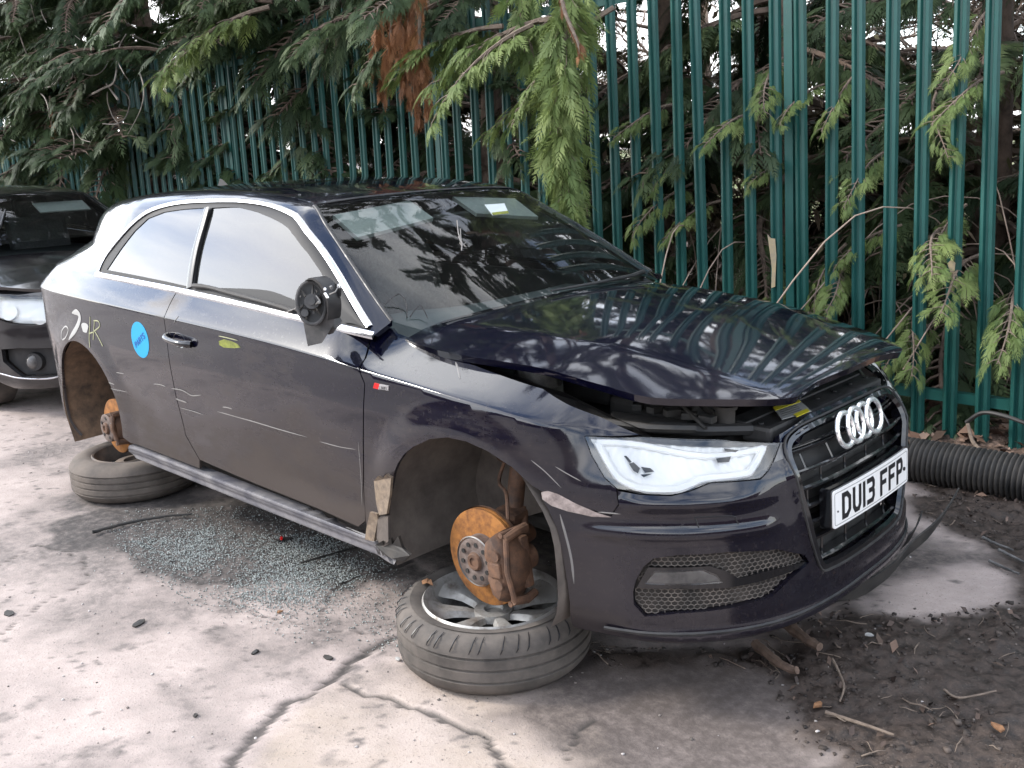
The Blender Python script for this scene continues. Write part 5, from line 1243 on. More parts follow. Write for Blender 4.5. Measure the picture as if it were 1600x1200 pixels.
# red lamp splinter and flat plastic under the sill
chip(445, 845, .035, M['black_plastic'], 'plastic_shard', 'flat black plastic shard under the car sill', 'plastic shard', .008, .4); chip(440, 846, .020, M['red'], 'lamp_splinter', 'red lamp splinter on the shard under the sill', 'lamp splinter', .016, .3)
wood = mat('rotten_wood', build=worn((.085, .055, .04), (.17, .115, .085), 30, (.85, .95), .6)); twig_m = mat('twig_bark', build=worn((.10, .075, .058), (.20, .155, .12), 40, (.85, .95), .4))
def stick(pts, r, name, label, cat, m=None, z=.01):
    P = []
    for px, py in pts: c = onz(px, py, 0); c[2] = float(ground_z(c[0], c[1]))+r+z; P.append(c)
    P = catmull(P, 5); mb = MB(); mb.tube([p+np.array([0, 0, random.uniform(-1, 1)*r*.2]) for p in P], [r*(1-.4*i/len(P))*random.uniform(.85, 1.1) for i in range(len(P))], 7); return tag(mb.build(name, m or wood), label, cat)
stick([(1226, 985), (1250, 1010), (1280, 1030)], .022, 'rotten_branch', 'short rotten branch on the mulch right under the bumper', 'branch')
stick([(1180, 1015), (1220, 1050), (1245, 1062)], .018, 'rotten_branch', 'rotten branch piece furthest left in the mulch', 'branch')
stick([(1290, 1122), (1330, 1140), (1396, 1165)], .006, 'stick', 'long thin straight stick on bare brown ground', 'stick', twig_m)
stick([(1300, 1040), (1318, 1075), (1312, 1105)], .004, 'twig', 'thin curved twig between branch piece and stick', 'twig', twig_m); stick([(1475, 1085), (1500, 1100), (1555, 1095)], .004, 'twig', 'thin twig in the mulch at the lower right', 'twig', twig_m)
stick([(145, 837), (200, 822), (260, 812), (300, 808)], .008, 'trim_strip', 'long thin plastic strip on the ground beside the rear wheel', 'trim strip', M['dusty_plastic']); stick([(470, 885), (530, 868), (590, 852)], .005, 'trim_strip', 'thin plastic strip behind the glass crumbs', 'trim strip', M['dusty_plastic'])
for k, (px, py) in enumerate(((1560, 860), (1585, 880), (1570, 895))): stick([(px-25, py-12), (px, py), (px+22, py+10)], .007, 'splintered_stick', 'grey splintered stick at the right edge, '+('nearest the pipe', 'in the middle of three', 'furthest from the pipe')[k], 'stick', M['metal_grey'])
# torn bumper strip curling out in front
def ribbon(pts, w_, m, name, label, cat, th=.006):
    P = catmull([np.array(p) for p in pts], 8); V = []; T = np.gradient(P[:, :3], axis=0)
    for i, p in enumerate(P):
        t = T[i]/np.linalg.norm(T[i]); s = np.array([0, 0, 1.])+.35*np.array([t[1], -t[0], 0]); s = s-t*np.dot(s, t); s /= np.linalg.norm(s); nn = np.cross(t, s); ww = w_*min(1, .25+3*min(i, len(P)-1-i)/len(P))
        for a, b in ((-.5, -.5), (.5, -.5), (.5, .5), (-.5, .5)): V.append(p+s*ww*a+nn*th*b)
    mb = MB(); mb.add(V, [(i*4+k, i*4+(k+1) % 4, i*4+4+(k+1) % 4, i*4+4+k) for i in range(len(P)-1) for k in range(4)]+[(3, 2, 1, 0)], True); return tag(mb.build(name, m), label, cat)
A = lambda px, py, z: tuple(onz(px, py, z))
ribbon([A(1240, 930, .07), A(1300, 930, .05), A(1350, 918, .05), A(1392, 890, .06), A(1420, 858, .08), A(1455, 828, .11), A(1480, 795, .13), A(1497, 765, .16)], .075, M['dusty_plastic'], 'torn_bumper_strip', 'torn black bumper strip curling out under the grille corner', 'bumper strip')
ribbon([A(1330, 880, .12), A(1390, 860, .10), A(1425, 835, .10), A(1440, 800, .12)], .06, M['black_plastic'], 'torn_undertray', 'crumpled black undertray hanging behind the torn bumper strip', 'undertray', .004)
# corrugated pipe
pc = np.array([0, 1.60, .10]); x = .22; prof = []
mb = MB(); n = 28; V = []; F = []; xs_ = np.arange(.18, 4.2, .0055); K = len(xs_)
for i, x in enumerate(xs_):
    r = .094+.009*(1 if (i % 4) in (0, 1) else -1)*1.; yy = pc[1]+.03*sin(x*1.3); zz = pc[2]+.01*sin(x*2)
    for k in range(n): a = 2*pi*k/n; V.append((x, yy+r*cos(a), zz+r*sin(a)))
for i in range(K-1):
    for k in range(n): F.append((i*n+k, i*n+(k+1) % n, (i+1)*n+(k+1) % n, (i+1)*n+k))
mb.add(V, F, True); tag(mb.build('drainage_pipe', M['dusty_plastic'], None, auto=False), 'black corrugated drainage pipe lying at the foot of the fence', 'pipe')
mb = MB(); mb.tube(catmull([ony(1510, 660, 1.95), ony(1535, 645, 1.93), ony(1570, 650, 1.9), ony(1620, 668, 1.88)], 6), .010, 8); tag(mb.build('black_cable', M['black_plastic']), 'thin black cable looping above the corrugated pipe', 'cable')
mb = MB(); mb.tube(catmull([ony(1512, 662, 1.9), ony(1520, 690, 1.85), ony(1535, 706, 1.72)], 6), .009, 7); tag(mb.build('root_stub', twig_m), 'bent brown stem rising from litter behind the pipe', 'stem')

# ------------------------------------------------------------ palisade fence
def fence_nodes(nt, p):
    g = G(nt); n = g.noise(3, 5, .6); n2 = g.noise(45, 4, .7, (1, 1, .35)); oi = g.n('ShaderNodeObjectInfo')
    c = g.mix(g.ramp(n, .35, .65), (.006, .052, .043), (.009, .072, .061)); c = g.mix(g.math('MULTIPLY', oi.outputs['Random'], .35), c, (.014, .072, .070)); c = g.mix(g.ramp(n2, .66, .74, 0, .5), c, (.09, .11, .085))
    g.l(c, p.inputs['Base Color']); g.l(g.ramp(n, .3, .7, .34, .5), p.inputs['Roughness'])
M['fence'] = mat('fence_green', build=fence_nodes); M['bare'] = mat('peeled_zinc', build=worn((.40, .31, .18), (.28, .24, .18), 30, (.5, .8), .2))
def pale_mesh():
    # W-section, three-pointed top
    prof = [(-.034, .010), (-.026, -.006), (-.012, -.010), (-.005, .004), (.005, .004), (.012, -.010), (.026, -.006), (.034, .010)]
    zs = [0, .6, 1.2, 1.8, 2.46, 2.54]; V = []; k = len(prof)
    for j, z in enumerate(zs):
        for i, (x, y) in enumerate(prof):
            zz = z+(.05 if (j == 5 and i in (3, 4)) else 0)-(.05 if (j == 5 and i in (2, 5)) else 0)
            fl = 1.35 if j == 5 and i in (0, 7) else 1; V.append((x*fl, y-(.02 if j == 5 and i in (0, 7) else 0), zz))
    F = [(j*k+i, j*k+i+1, (j+1)*k+i+1, (j+1)*k+i) for j in range(5) for i in range(k-1)]
    b = len(V); V += [(x, y+.003, z) for x, y, z in V]; F += [(b+a, b+d, b+c, b+b_) for a, b_, c, d in F]
    me = bpy.data.meshes.new('pale'); me.from_pydata(V, [], F); me.update(); me.materials.append(M['fence']); return me
PM = pale_mesh(); pitch = 2.76/18; xp0 = -.44
bay_lab = ['green palisade fence bay nearest the camera, behind the bonnet and pipe', 'green palisade fence bay behind the windscreen and hanging green branch', 'green palisade fence bay behind the roof, left of the brown dead foliage', 'shaded green palisade bay behind the gap between the cars', 'dim green palisade bay behind the roof of the further car', 'furthest green palisade bay at the left edge', 'green palisade bay just beyond the left edge', 'last green palisade bay well beyond the left edge']
for b in range(-1, 7):
    xr_ = xp0-2.76*b; xl = xr_-2.76; e = empty('palisade_fence', (xl, FY, .06), 0, bay_lab[b+1], 'fence', 'palisade fence bays')
    for k in range(18 if b > -1 else 18):
        o = bpy.data.objects.new('pale', PM); COL.objects.link(o); o.parent = e; X = xl+pitch*(k+.5)
        lean = (.040*smoothstep(-3.0, -.5, X))+random.uniform(-.006, .006)
        o.location = (X-xl, random.uniform(-.004, .004), 0); o.rotation_euler = (random.uniform(-.006, .006), -lean, 0)
    for z in (.255, 2.33):
        mb = MB(); mb.box((1.38, .020, z), (2.70, .006, .05)); mb.box((1.38, .043, z+.022), (2.70, .045, .006)); mb.build('rail', M['fence'], e)
    mb = MB(); px_ = 2.76; s = -.040*smoothstep(-3.0, -.5, xr_)
    for (dy, dx, wy, wx) in ((.016, 0, .008, .046), (.050, 0, .06, .007), (.084, 0, .008, .046)):
        V = []
        for zz in (-.1, 2.58):
            for sx_, sy_ in ((-1, -1), (1, -1), (1, 1), (-1, 1)): V.append((px_+dx+sx_*wx/2+s*zz, dy+sy_*wy/2, zz))
        mb.add(V, [(0, 1, 5, 4), (1, 2, 6, 5), (2, 3, 7, 6), (3, 0, 4, 7), (4, 5, 6, 7)])
    mb.build('post', M['fence'], e)
    if b == 0:
        P = [ony(x, y, FY-.016) for x, y in ((1199, 366), (1204, 372), (1211, 373), (1213, 400), (1211, 448), (1205, 450), (1206, 420), (1203, 395))]; loc = np.array([xl, FY, .06]); mb = MB(); mb.prism([p-loc for p in P], (0, -1, 0), .002); mb.build('bare_patch', M['bare'], e)
    if b == -1:
        P = [ony(x, y, FY-.016) for x, y in ((1480, 412), (1487, 405), (1493, 411), (1491, 424), (1489, 456), (1487, 456), (1486, 428))]; loc = np.array([xl, FY, .06]); mb = MB(); mb.prism([p-loc for p in P], (0, -1, 0), .002); mb.build('bare_patch', M['bare'], e)
# ------------------------------------------------------------ the second car, further back
SHIFT = np.array([-5.08, .20, -.015])
fB = lambda s, z: body_f(s, np.asarray(z, float)-SHIFT[2])+SHIFT
class BS2(Surf):
    def normal(s, u, v, e=1e-3):
        n = super().normal(u, v, e); p = s.f(u, v)-SHIFT; c = np.stack([p[..., 0]*0-1.2, p[..., 1]*0, p[..., 2]*0+.4], -1)
        return n*np.where(((p-c)*n).sum(-1) < 0, -1., 1.)[..., None]
S2 = BS2(fB, -1.3, S_END, .14, 1.03)
CB2 = empty('black_hatchback', tuple(SHIFT*0), 0, 'black hatchback parked nose out behind the wheel-less car, cut by the left edge', 'car')
M['paint2'] = mat('black_paint', (.006, .006, .007), .2, 0, 1, build=None)
def paint2(nt, p):
    g = G(nt); n = g.noise(5, 6, .65); n3 = g.noise(90, 3, .6); k = g.math('ADD', g.ramp(n, .42, .7, 0, .18), g.ramp(n3, .6, .72, 0, .12))
    g.l(g.mix(k, (.006, .006, .008), (.10, .09, .08)), p.inputs['Base Color']); g.l(g.ramp(k, 0, .3, .03, .3), p.inputs['Coat Roughness'])
paint2(M['paint2'].node_tree, M['paint2'].node_tree.nodes['Principled BSDF'])
hood2 = lambda x, y: np.stack([x, y, np.interp(np.asarray(x, float)-SHIFT[0], [-.6, -.2, .2, .5, .68, .78, .86], [1.00, .975, .93, .875, .82, .77, .71])-.06*(np.asarray(y, float)/.7)**2-.10*np.maximum(np.abs(y)-.55, 0)], -1)
SH2 = zsurf(0)(hood2, -5.7, -4.2, -.78, .82)
top2 = lambda x, y: np.stack([x, y, top_z(np.asarray(x, float)-SHIFT[0]+.02, np.asarray(y, float)-SHIFT[1])-.03], -1)
ST2 = zsurf(0)(top2, -6.3, -5.2, -.75, .75)
mir2 = lambda L_: [(-a, b) for a, b in L_]
hl2 = [(.42, .665), (.50, .62), (.66, .60), (.84, .615), (1.00, .67), (1.08, .76), (.96, .785), (.72, .785), (.52, .765), (.42, .72)]
fogh = [(.50, .35), (.58, .27), (.80, .27), (.94, .37), (.94, .45), (.80, .46), (.54, .45)]
arcB = [(sx(AC[0]+.355*cos(radians(a))), AC[1]+SHIFT[2]+.355*sin(radians(a))) for a in np.linspace(-22, 200, 24)]
half = [(1.16, .835), (1.30, .86)]+[(sx(x), z) for x, z in ((.2, .87), (0, .905), (-.3, .96), (-.42, .975))]+[(sx(-.45), .30), (sx(-.40), .26)]+arcB[::-1]+[(s, .185) for s in (.92, .7, .5, .3, .1)]
topz = [(0, .70), (.25, .70), (.38, .735), (.50, .785), (.75, .815), (1.0, .82)]
outl = topz+half+[(-a, b) for a, b in half[::-1]]+[(-a, b) for a, b in topz[::-1][:-1]]
g2 = [(-.34, .60), (-.36, .55), (-.30, .48), (.30, .48), (.36, .55), (.34, .60)]; g3 = [(-.42, .36), (-.36, .25), (.36, .25), (.42, .36)]
panel('front_bumper', S2, outl, M['paint2'], CB2, holes=[hl2, mir2(hl2), fogh, mir2(fogh), g2, g3], step=.03, bstep=.02, thick=.03)
for mir in (1, -1):
    q = lambda L_: [(a*mir, b) for a, b in L_]; h = empty('headlight'); h.parent = CB2
    c0 = np.mean(hl2, axis=0); inn = [(c0[0]+(a-c0[0])*.94, c0[1]+(b-c0[1])*.90) for a, b in hl2]
    panel('headlight_lens', S2, q(hl2), M['lens'], h, step=.04, off=-.001, thick=.004); panel('headlight_bowl', S2, q(hl2), M['drl'], h, step=.03, off=-.045, thick=0)
    panel('headlight_bezel', S2, q(hl2), M['gloss_black'], h, holes=[q(inn)], step=.03, off=-.006, thick=.02)
    for a, b, r in ((.64, .665, .05), (.86, .69, .045)):
        mb = MB(); p = S2.pt(a*mir, b, -.044); p2 = S2.pt(a*mir, b, -.018); mb.cyl(p, p2, r, 20, r*1.15); mb.build('lamp_housing', M['reflector'], h)
    panel('fog_recess', S2, q(fogh), M['black_plastic'], CB2, step=.03, off=-.05, thick=0)
    mb = MB(); p = S2.pt(.72*mir, .365, -.045); nn = S2.normal(np.array([.72*mir]), np.array([.365]))[0]; mb.cyl(p, p+nn*.03, .062, 24, .056); fl_ = mb.build('fog_lamp', M['black_plastic'], CB2)
    mb = MB(); mb.ball(p+nn*.028, (.018, .045, .045), 2); mb.build('fog_lamp_glass', M['metal_grey'], fl_)
    strip('fog_trim', S2, q([(.48, .35), (.58, .262), (.80, .262), (.96, .285), (1.05, .30)]), .010, M['trim'], CB2, off=.002, th=.004)
    liner_mb = MB()
    A_ = np.linspace(-20, 200, 20); V = []
    for a in A_:
        for y in (-.84, -.5): V.append((SHIFT[0]+.37*cos(radians(a)), SHIFT[1]+y*mir, .345+.37*sin(radians(a))))
    liner_mb.add(V, [(i*2, i*2+1, i*2+3, i*2+2) for i in range(19)]); liner_mb.build('wheel_arch_liner', M['dark'], CB2)
    wv = empty('wheel', (SHIFT[0], SHIFT[1]-.72*mir, .31)); wv.parent = CB2; mb = MB()
    mb.lathe([(.2, -.09), (.28, -.10), (.305, -.085), (.31, -.05), (.31, .05), (.305, .085), (.28, .10), (.2, .09), (.19, 0), (.2, -.09)], axis='y', n=40); mb.build('tyre', M['tyre'], wv)
    mb = MB(); mb.lathe([(.2, -.085*mir), (.17, -.05*mir), (.06, -.065*mir), (.0, -.065*mir)], axis='y', n=32); mb.build('rim', M['metal_grey'], wv)
hb = [(-4.30+0*y, y) for y in np.linspace(-.0, 0, 1)]
xh = lambda y: SHIFT[0]+.80-.30*(abs(y)/.7)**2.4
ho = [(xh(y-SHIFT[1]), y) for y in np.linspace(-.68, .72, 22)]+[(SHIFT[0]-.44+.26*(.7**2-(y-SHIFT[1])**2)+.05, y) for y in np.linspace(.70, -.66, 16)]
panel('bonnet', SH2, ho, M['paint2'], CB2, step=.04, bstep=.03, thick=.02)
wB = [(SHIFT[0]-.02+x+0*y, y+SHIFT[1]) for x, y in [(-.46-.6*t, .70-.155*t) for t in np.linspace(0, 1, 8)]+[(-1.0-.22*y*y, y) for y in np.linspace(.53, -.53, 12)]+[(-1.06+.6*t, -.545-.155*t) for t in np.linspace(0, 1, 8)]+[(-.33-.22*y*y, y) for y in np.linspace(-.68, .68, 12)]]
panel('windscreen', ST2, wB, M['glass'], CB2, step=.06, off=.0, thick=.004)
up2 = lambda x, t: up_f(np.asarray(x, float)-SHIFT[0]+.02, t)+np.array([SHIFT[0]-.02, SHIFT[1], -.03])
class US2(UpSurf): pass
SU2 = US2(up2, -8.4, -5.56, 0, 2, 1, .55)
X2 = lambda x: x+SHIFT[0]-.02
dl = [(X2(-.62), .06), (X2(-1.0), .42), (X2(-1.25), .66), (X2(-1.7), .74), (X2(-2.3), .70), (X2(-2.65), .5), (X2(-2.8), .1)]
shell2 = [(X2(x), 0.) for x in np.linspace(-.47, -3.34, 30)]+[(X2(-3.34), 2.), (X2(-3.0), 2.)]+[(X2(h[0]), h[1]) for h in hdr]+[(X2(x), t) for x, t in WSX]
M['pillar2'] = M['paint2']
for mm in (False, True):
    o = panel('roof_and_pillars', SU2, shell2, M['paint2'], CB2, holes=[dl], step=.05, bstep=.03, thick=.02)
    w2 = panel('side_window', SU2, dl, M['tint'], CB2, step=.06, off=-.005, thick=.003)
    if mm:
        for ob in (o, w2):
            for v in ob.data.vertices: v.co.y = 2*SHIFT[1]-v.co.y
            ob.data.flip_normals()
side2 = [(sx(-.46), .30), (sx(-.46), .965)]+[(sx(x), float(ZB(x))-.03) for x in np.linspace(-.6, -3.3, 14)]+[(S_END-.01, 1.0), (S_END-.01, .2), (sx(-3.0), .2)]+[(sx(AR[0]+.355*cos(radians(a))), .345+.355*sin(radians(a))) for a in np.linspace(200, -20, 20)]+[(sx(-1.3), .24)]
for mir in (1, -1): panel('body_side', S2, [(a*mir, b) for a, b in side2], M['paint2'], CB2, step=.05, bstep=.03, thick=.02)
mb = MB(); mb.box(tuple(SHIFT+np.array([-1.4, 0, .36])), (3.6, 1.25, .10)); mb.box(tuple(SHIFT+np.array([.25, 0, .45])), (.7, 1.0, .4)); mb.build('underbody', M['dark'], CB2)
mb = MB(); mb.box(tuple(SHIFT+np.array([-1.6, 0, .68])), (2.5, 1.4, .5)); mb.box(tuple(SHIFT+np.array([-.75, 0, .88])), (.55, 1.36, .1), None, .03); mb.build('cabin_lining', M['cabin'], CB2)
for y in (-.37, .37): mb = MB(); mb.box(tuple(SHIFT+np.array([-1.65, y, .95])), (.14, .48, .5), (0, -.3, 0), .04); mb.box(tuple(SHIFT+np.array([-1.75, y, 1.26])), (.1, .26, .16), (0, -.2, 0), .03); mb.build('seat', M['fabric'], CB2)
mb = MB(); mb.box(tuple(SHIFT+np.array([-1.02, .34, 1.28])), (.16, .40, .012), (0, .45, 0), .003); mb.build('sun_visor', M['visor'], CB2)
mb = MB(); mb.tube([ST2.pt(X2(-.36), -.30, .015), ST2.pt(X2(-.55), -.1, .02), ST2.pt(X2(-.75), .02, .012)], [.012, .010, .006], 6); mb.build('wiper', M['black_plastic'], CB2)
for z in (.515, .545, .575):
    mb = MB(); mb.box((SHIFT[0]+.84, SHIFT[1], z), (.03, .70, .008)); mb.build('grille_slat', M['trim'], CB2)
panel('grille', S2, g2, M['dark'], CB2, step=.04, off=-.06, thick=0); panel('grille', S2, g3, M['dark'], CB2, step=.04, off=-.06, thick=0)

# ------------------------------------------------------------ conifer foliage
def frond(L, rg):
    """flat feathery spray in the xy plane, stem along +x; returns verts, tris"""
    V = []; F = []
    def shoot(o, d, l, w_):
        n = np.array([-d[1], d[0]]); k = 5; b = len(V); pts = [o]
        for i in range(1, k+1):
            t = i/k; wv = w_*(1.15-t)*(1.0 if i < k else 0)
            tip = o+d*l*(t+.06)+n*wv; notch = o+d*l*(t-.06)+n*wv*.22
            pts += [tip, notch] if i < k else [o+d*l*1.08]
        right = []
        for i in range(k-1, 0, -1):
            t = i/k; wv = w_*(1.15-t); right += [o+d*l*(t-.06)-n*wv*.22, o+d*l*(t+.06)-n*wv]
        P = pts+right; cb = len(V)
        V.extend([(p[0], p[1]) for p in P]); V.extend([(o[0]+d[0]*l*.5, o[1]+d[1]*l*.5)]); m = len(P)
        for i in range(m): F.append((cb+m, cb+i, cb+(i+1) % m))
    n = 9
    for i in range(n):
        t = (i+.6)/n; l = L*(.46*(1-t)**.75+.07)*rg.uniform(.8, 1.1)
        for s in (-1, 1):
            a = radians(rg.uniform(30, 46)); shoot(np.array([t*L*.9+s*.01*L, 0.]), np.array([cos(a), s*sin(a)]), l, l*.12+.002)
    shoot(np.array([L*.80, 0.]), np.array([1., 0.]), L*.22, L*.03)
    return np.array(V), np.array(F)
_r = np.random.default_rng(5); FR = [frond(1., _r) for _ in range(4)]
def rotm(ax, a):
    ax = ax/np.linalg.norm(ax); c, s = cos(a), sin(a); x, y, z = ax
    return np.array([[c+x*x*(1-c), x*y*(1-c)-z*s, x*z*(1-c)+y*s], [y*x*(1-c)+z*s, c+y*y*(1-c), y*z*(1-c)-x*s], [z*x*(1-c)-y*s, z*y*(1-c)+x*s, c+z*z*(1-c)]])
def foliage(specs, rg, droop=.35):
    """specs: (origin, direction, up, length, tone)"""
    Vs = []; Fs = []; T = []; b = 0
    for o, d, u, L_, tn in specs:
        fv, ff = FR[rg.integers(4)]; d = d/np.linalg.norm(d); y = np.cross(u, d); y /= max(np.linalg.norm(y), 1e-6); z = np.cross(d, y)
        X = fv[:, 0]*L_; Y = fv[:, 1]*L_; curve = -droop*(X**2+.8*Y**2)/L_
        P = o+X[:, None]*d+Y[:, None]*y+curve[:, None]*z*.6+np.outer(curve*.6, [0, 0, 1.]); Vs.append(P); Fs.append(ff+b); b += len(P); T.append(np.clip(tn+.35*(fv[:, 0]-.4), 0, 1))
    return np.concatenate(Vs), np.concatenate(Fs), np.concatenate(T)
def branch_mesh(name, rg, mats, n=20, drp=.30, hang=0., spr=(.14, .27), dens=1., bare=.25):
    t = np.linspace(0, 1, 9); ax = np.stack([t, .06*np.sin(t*4+rg.random()*6), .18*t-drp*t*t*1.4], 1)
    mb = MB(); mb.tube(ax, list(.020*(1-t*.85)+.002), 5); specs = []
    for i in range(n):
        q = bare+(1-bare)*(i+rg.random())/n; p = np.array([np.interp(q, t, ax[:, k]) for k in range(3)]); s = 1 if i % 2 else -1; a = s*rg.uniform(.5, 1.15)
        d = np.array([cos(a), sin(a), rg.uniform(-.35, .12)-hang]); ln = rg.uniform(*spr)*(1.15-.4*q)
        # a short side twig carries three sprays
        tw = p+d/np.linalg.norm(d)*ln*.55; mb.tube([p, (p+tw)/2+(0, 0, .01), tw], [.006, .004, .002], 4, False)
        tone = rg.uniform(0, .7)
        for j in range(3):
            o = p+(tw-p)*(.35+.32*j); a2 = a+(j-1)*.55*s*-1+rg.uniform(-.2, .2); d2 = np.array([cos(a2), sin(a2), rg.uniform(-.5, .05)-hang]); specs.append((o, d2, np.array([rg.uniform(-.4, .4), rg.uniform(-.4, .4), 1.]), ln*rg.uniform(.6, .9), tone+rg.uniform(-.1, .15)))
    specs.append((ax[-2], np.array([1, 0, -.5-hang]), np.array([0, 0, 1.]), .25, .6))
    V, F, T = foliage(specs, rg); nb = len(mb.V); me = bpy.data.meshes.new(name)
    me.from_pydata(mb.V+[tuple(v) for v in V], [], mb.F+[tuple(int(x)+nb for x in f) for f in F]); mi = np.zeros(len(me.polygons), np.int32); mi[len(mb.F):] = 1
    me.polygons.foreach_set('material_index', mi)
    at = me.color_attributes.new('tone', 'FLOAT_COLOR', 'POINT'); tt = np.concatenate([np.zeros(nb), T]); at.data.foreach_set('color', np.stack([tt, tt, tt, tt*0+1], 1).astype(np.float32).ravel())
    for m_ in mats: me.materials.append(m_)
    me.update(); return me
def leafmat(name, a, b, c, tr=.25, var=.5):
    m = bpy.data.materials.new(name); m.use_nodes = True; nt = m.node_tree; nt.nodes.clear(); g = G(nt); o = g.n('ShaderNodeOutputMaterial')
    at = g.attr('tone'); oi = g.n('ShaderNodeObjectInfo'); k = g.math('ADD', g.math('MULTIPLY', at.outputs['Fac'], .75), g.math('MULTIPLY', g.math('SUBTRACT', oi.outputs['Random'], .5), var))
    r = g.n('ShaderNodeValToRGB'); e = r.color_ramp.elements; e[0].position = .05; e[0].color = (*a, 1); e[1].position = 1; e[1].color = (*c, 1); mm = e.new(.5); mm.color = (*b, 1); g.l(k, r.inputs[0])
    d = g.n('ShaderNodeBsdfPrincipled'); g.l(r.outputs[0], d.inputs['Base Color']); d.inputs['Roughness'].default_value = .6; d.inputs['Specular IOR Level'].default_value = .3
    t = g.n('ShaderNodeBsdfTranslucent'); g.l(r.outputs[0], t.inputs[0]); mx = g.n('ShaderNodeMixShader'); mx.inputs[0].default_value = tr; g.l(d.outputs[0], mx.inputs[1]); g.l(t.outputs[0], mx.inputs[2]); g.l(mx.outputs[0], o.inputs[0]); return m
M['leafy'] = leafmat('conifer_green', (.026, .046, .020), (.055, .086, .034), (.105, .140, .054))
M['leafy_bright'] = leafmat('conifer_green_bright', (.10, .15, .045), (.17, .225, .07), (.27, .31, .11), .4, .2)
M['leafy_dead'] = leafmat('conifer_dead', (.15, .062, .028), (.26, .115, .050), (.36, .18, .085), .2, .3)
M['bark'] = mat('bark', build=worn((.07, .050, .038), (.18, .13, .10), 14, (.85, .95), .8))
_r = np.random.default_rng(21)
BV = [branch_mesh('branch', _r, (M['bark'], M['leafy']), 42, _r.uniform(.2, .45), _r.uniform(0, .35)) for _ in range(6)]
BD_ = [branch_mesh('branch', _r, (M['bark'], M['leafy_dead']), 16, .5, .6) for _ in range(2)]
BB = [branch_mesh('branch', _r, (twig_m, M['leafy_bright']), 22, .30, .15, (.18, .32), bare=.1) for _ in range(3)]
def put_branch(tree, me, o, az, pitch_, sc, roll=0., name='branch'):
    b = bpy.data.objects.new(name, me); COL.objects.link(b); b.parent = tree
    b.rotation_euler = (roll, -pitch_, az); b.location = o; b.scale = (sc, sc*random.uniform(.85, 1.1), sc*random.uniform(.85, 1.1)); return b
def conifer(x, y, H, nb, label, z0=.6, reach=(1.1, 1.9), r0=.13, front=1., lean=0.):
    t = empty('conifer', (x, y, .1), 0, label, 'tree', 'conifers behind the fence'); mb = MB(); zz = np.linspace(0, H, 9)
    mb.tube([(lean*z/H+.04*sin(z*1.3+x), .05*cos(z+x), z) for z in zz], list(r0*(1-zz/H*.85)), 10); mb.build('trunk', M['bark'], t)
    for i in range(nb):
        f = (i+random.random())/nb; z = z0+(H-z0)*f**1.35; az = random.uniform(0, 2*pi)
        if random.random() < .35*front: az = -pi/2+random.uniform(-.9, .9)
        sc = random.uniform(*reach)*(1.05-.55*z/H); lim = 1.98 if (z < 2.3 or x > -1.6) else 1.35
        if x < -7.5 and z > 1.5: lim = 1.3
        if y+sin(az)*sc < lim: sc = (y-lim)/abs(sin(az))
        if sc < .45: az = -az; sc = random.uniform(*reach)*.8
        put_branch(t, random.choice(BV), (lean*z/H, 0, z), az, random.uniform(-.35, .30), sc, random.uniform(-.4, .4))
    return t
random.seed(12)
TL = [(-15.6, 3.1, 7.5, 60, 'conifer beyond the left edge of the picture', .5, (1.4, 2.2)), (-13.9, 2.8, 7.5, 60, 'conifer just outside the left edge', .5, (1.4, 2.2)), (-12.2, 2.9, 7.5, 80, 'conifer furthest left, behind the far end of the fence', .5, (1.4, 2.2)), (-10.4, 3.0, 8, 90, 'dense dark conifer second from the left end', .5, (1.4, 2.2)), (-8.7, 2.7, 7.5, 95, 'dense conifer with bare grey twigs hanging over the further car', .5, (1.3, 2.1)), (-7.2, 3.1, 8, 95, 'dense dark conifer behind the gap between the two cars', .5, (1.3, 2.1)), (-5.8, 2.7, 7.5, 95, 'dense conifer above the rear of the wheel-less car', .6, (1.2, 2.0)),
      (-4.6, 3.2, 8, 85, 'conifer behind the roof, left of the brown dead foliage', .6, (1.2, 1.9)), (-3.3, 2.75, 8, 46, 'conifer with brown dead foliage and a dark trunk behind the fence post', .9, (1.2, 1.8)), (-2.2, 3.3, 7.5, 46, 'thin conifer behind the windscreen', .9, (1.2, 1.8)), (-1.05, 2.95, 6.0, 56, 'conifer with a long green branch hanging before the windscreen', 1.0, (1.0, 1.6)),
      (.0, 3.5, 4.8, 46, 'open conifer behind the fence post nearest the camera', .3, (1.0, 1.6)), (1.1, 3.2, 4.6, 42, 'open conifer behind the right end of the fence', .3, (.9, 1.4)), (2.4, 3.6, 4.6, 40, 'conifer beyond the right edge of the picture', .5, (1.0, 1.6)),
      (-5.2, 5.2, 9, 50, 'taller conifer in the second row, left of the middle', 1.9, (1.5, 2.3)), (-9.0, 5.4, 9, 50, 'taller conifer in the second row at the left', 1.2, (1.5, 2.3)), (-2.9, 6.0, 9, 22, 'taller sparse conifer in the second row near the middle', 2.4, (1.3, 2.0)), (.4, 5.8, 5.5, 26, 'conifer in the second row at the right', 1.4, (1.3, 2.0))]
TR = [conifer(a[0], a[1], a[2], a[3], a[4], a[5], a[6]) for a in TL[2:]+TL[:2]]
def place_px(tree, me, px, py, y, az, pit, sc, roll=0., name='branch'):
    p = ony(px, py, y)-np.array(tree.location); return put_branch(tree, me, tuple(p), az, pit, sc, roll, name)
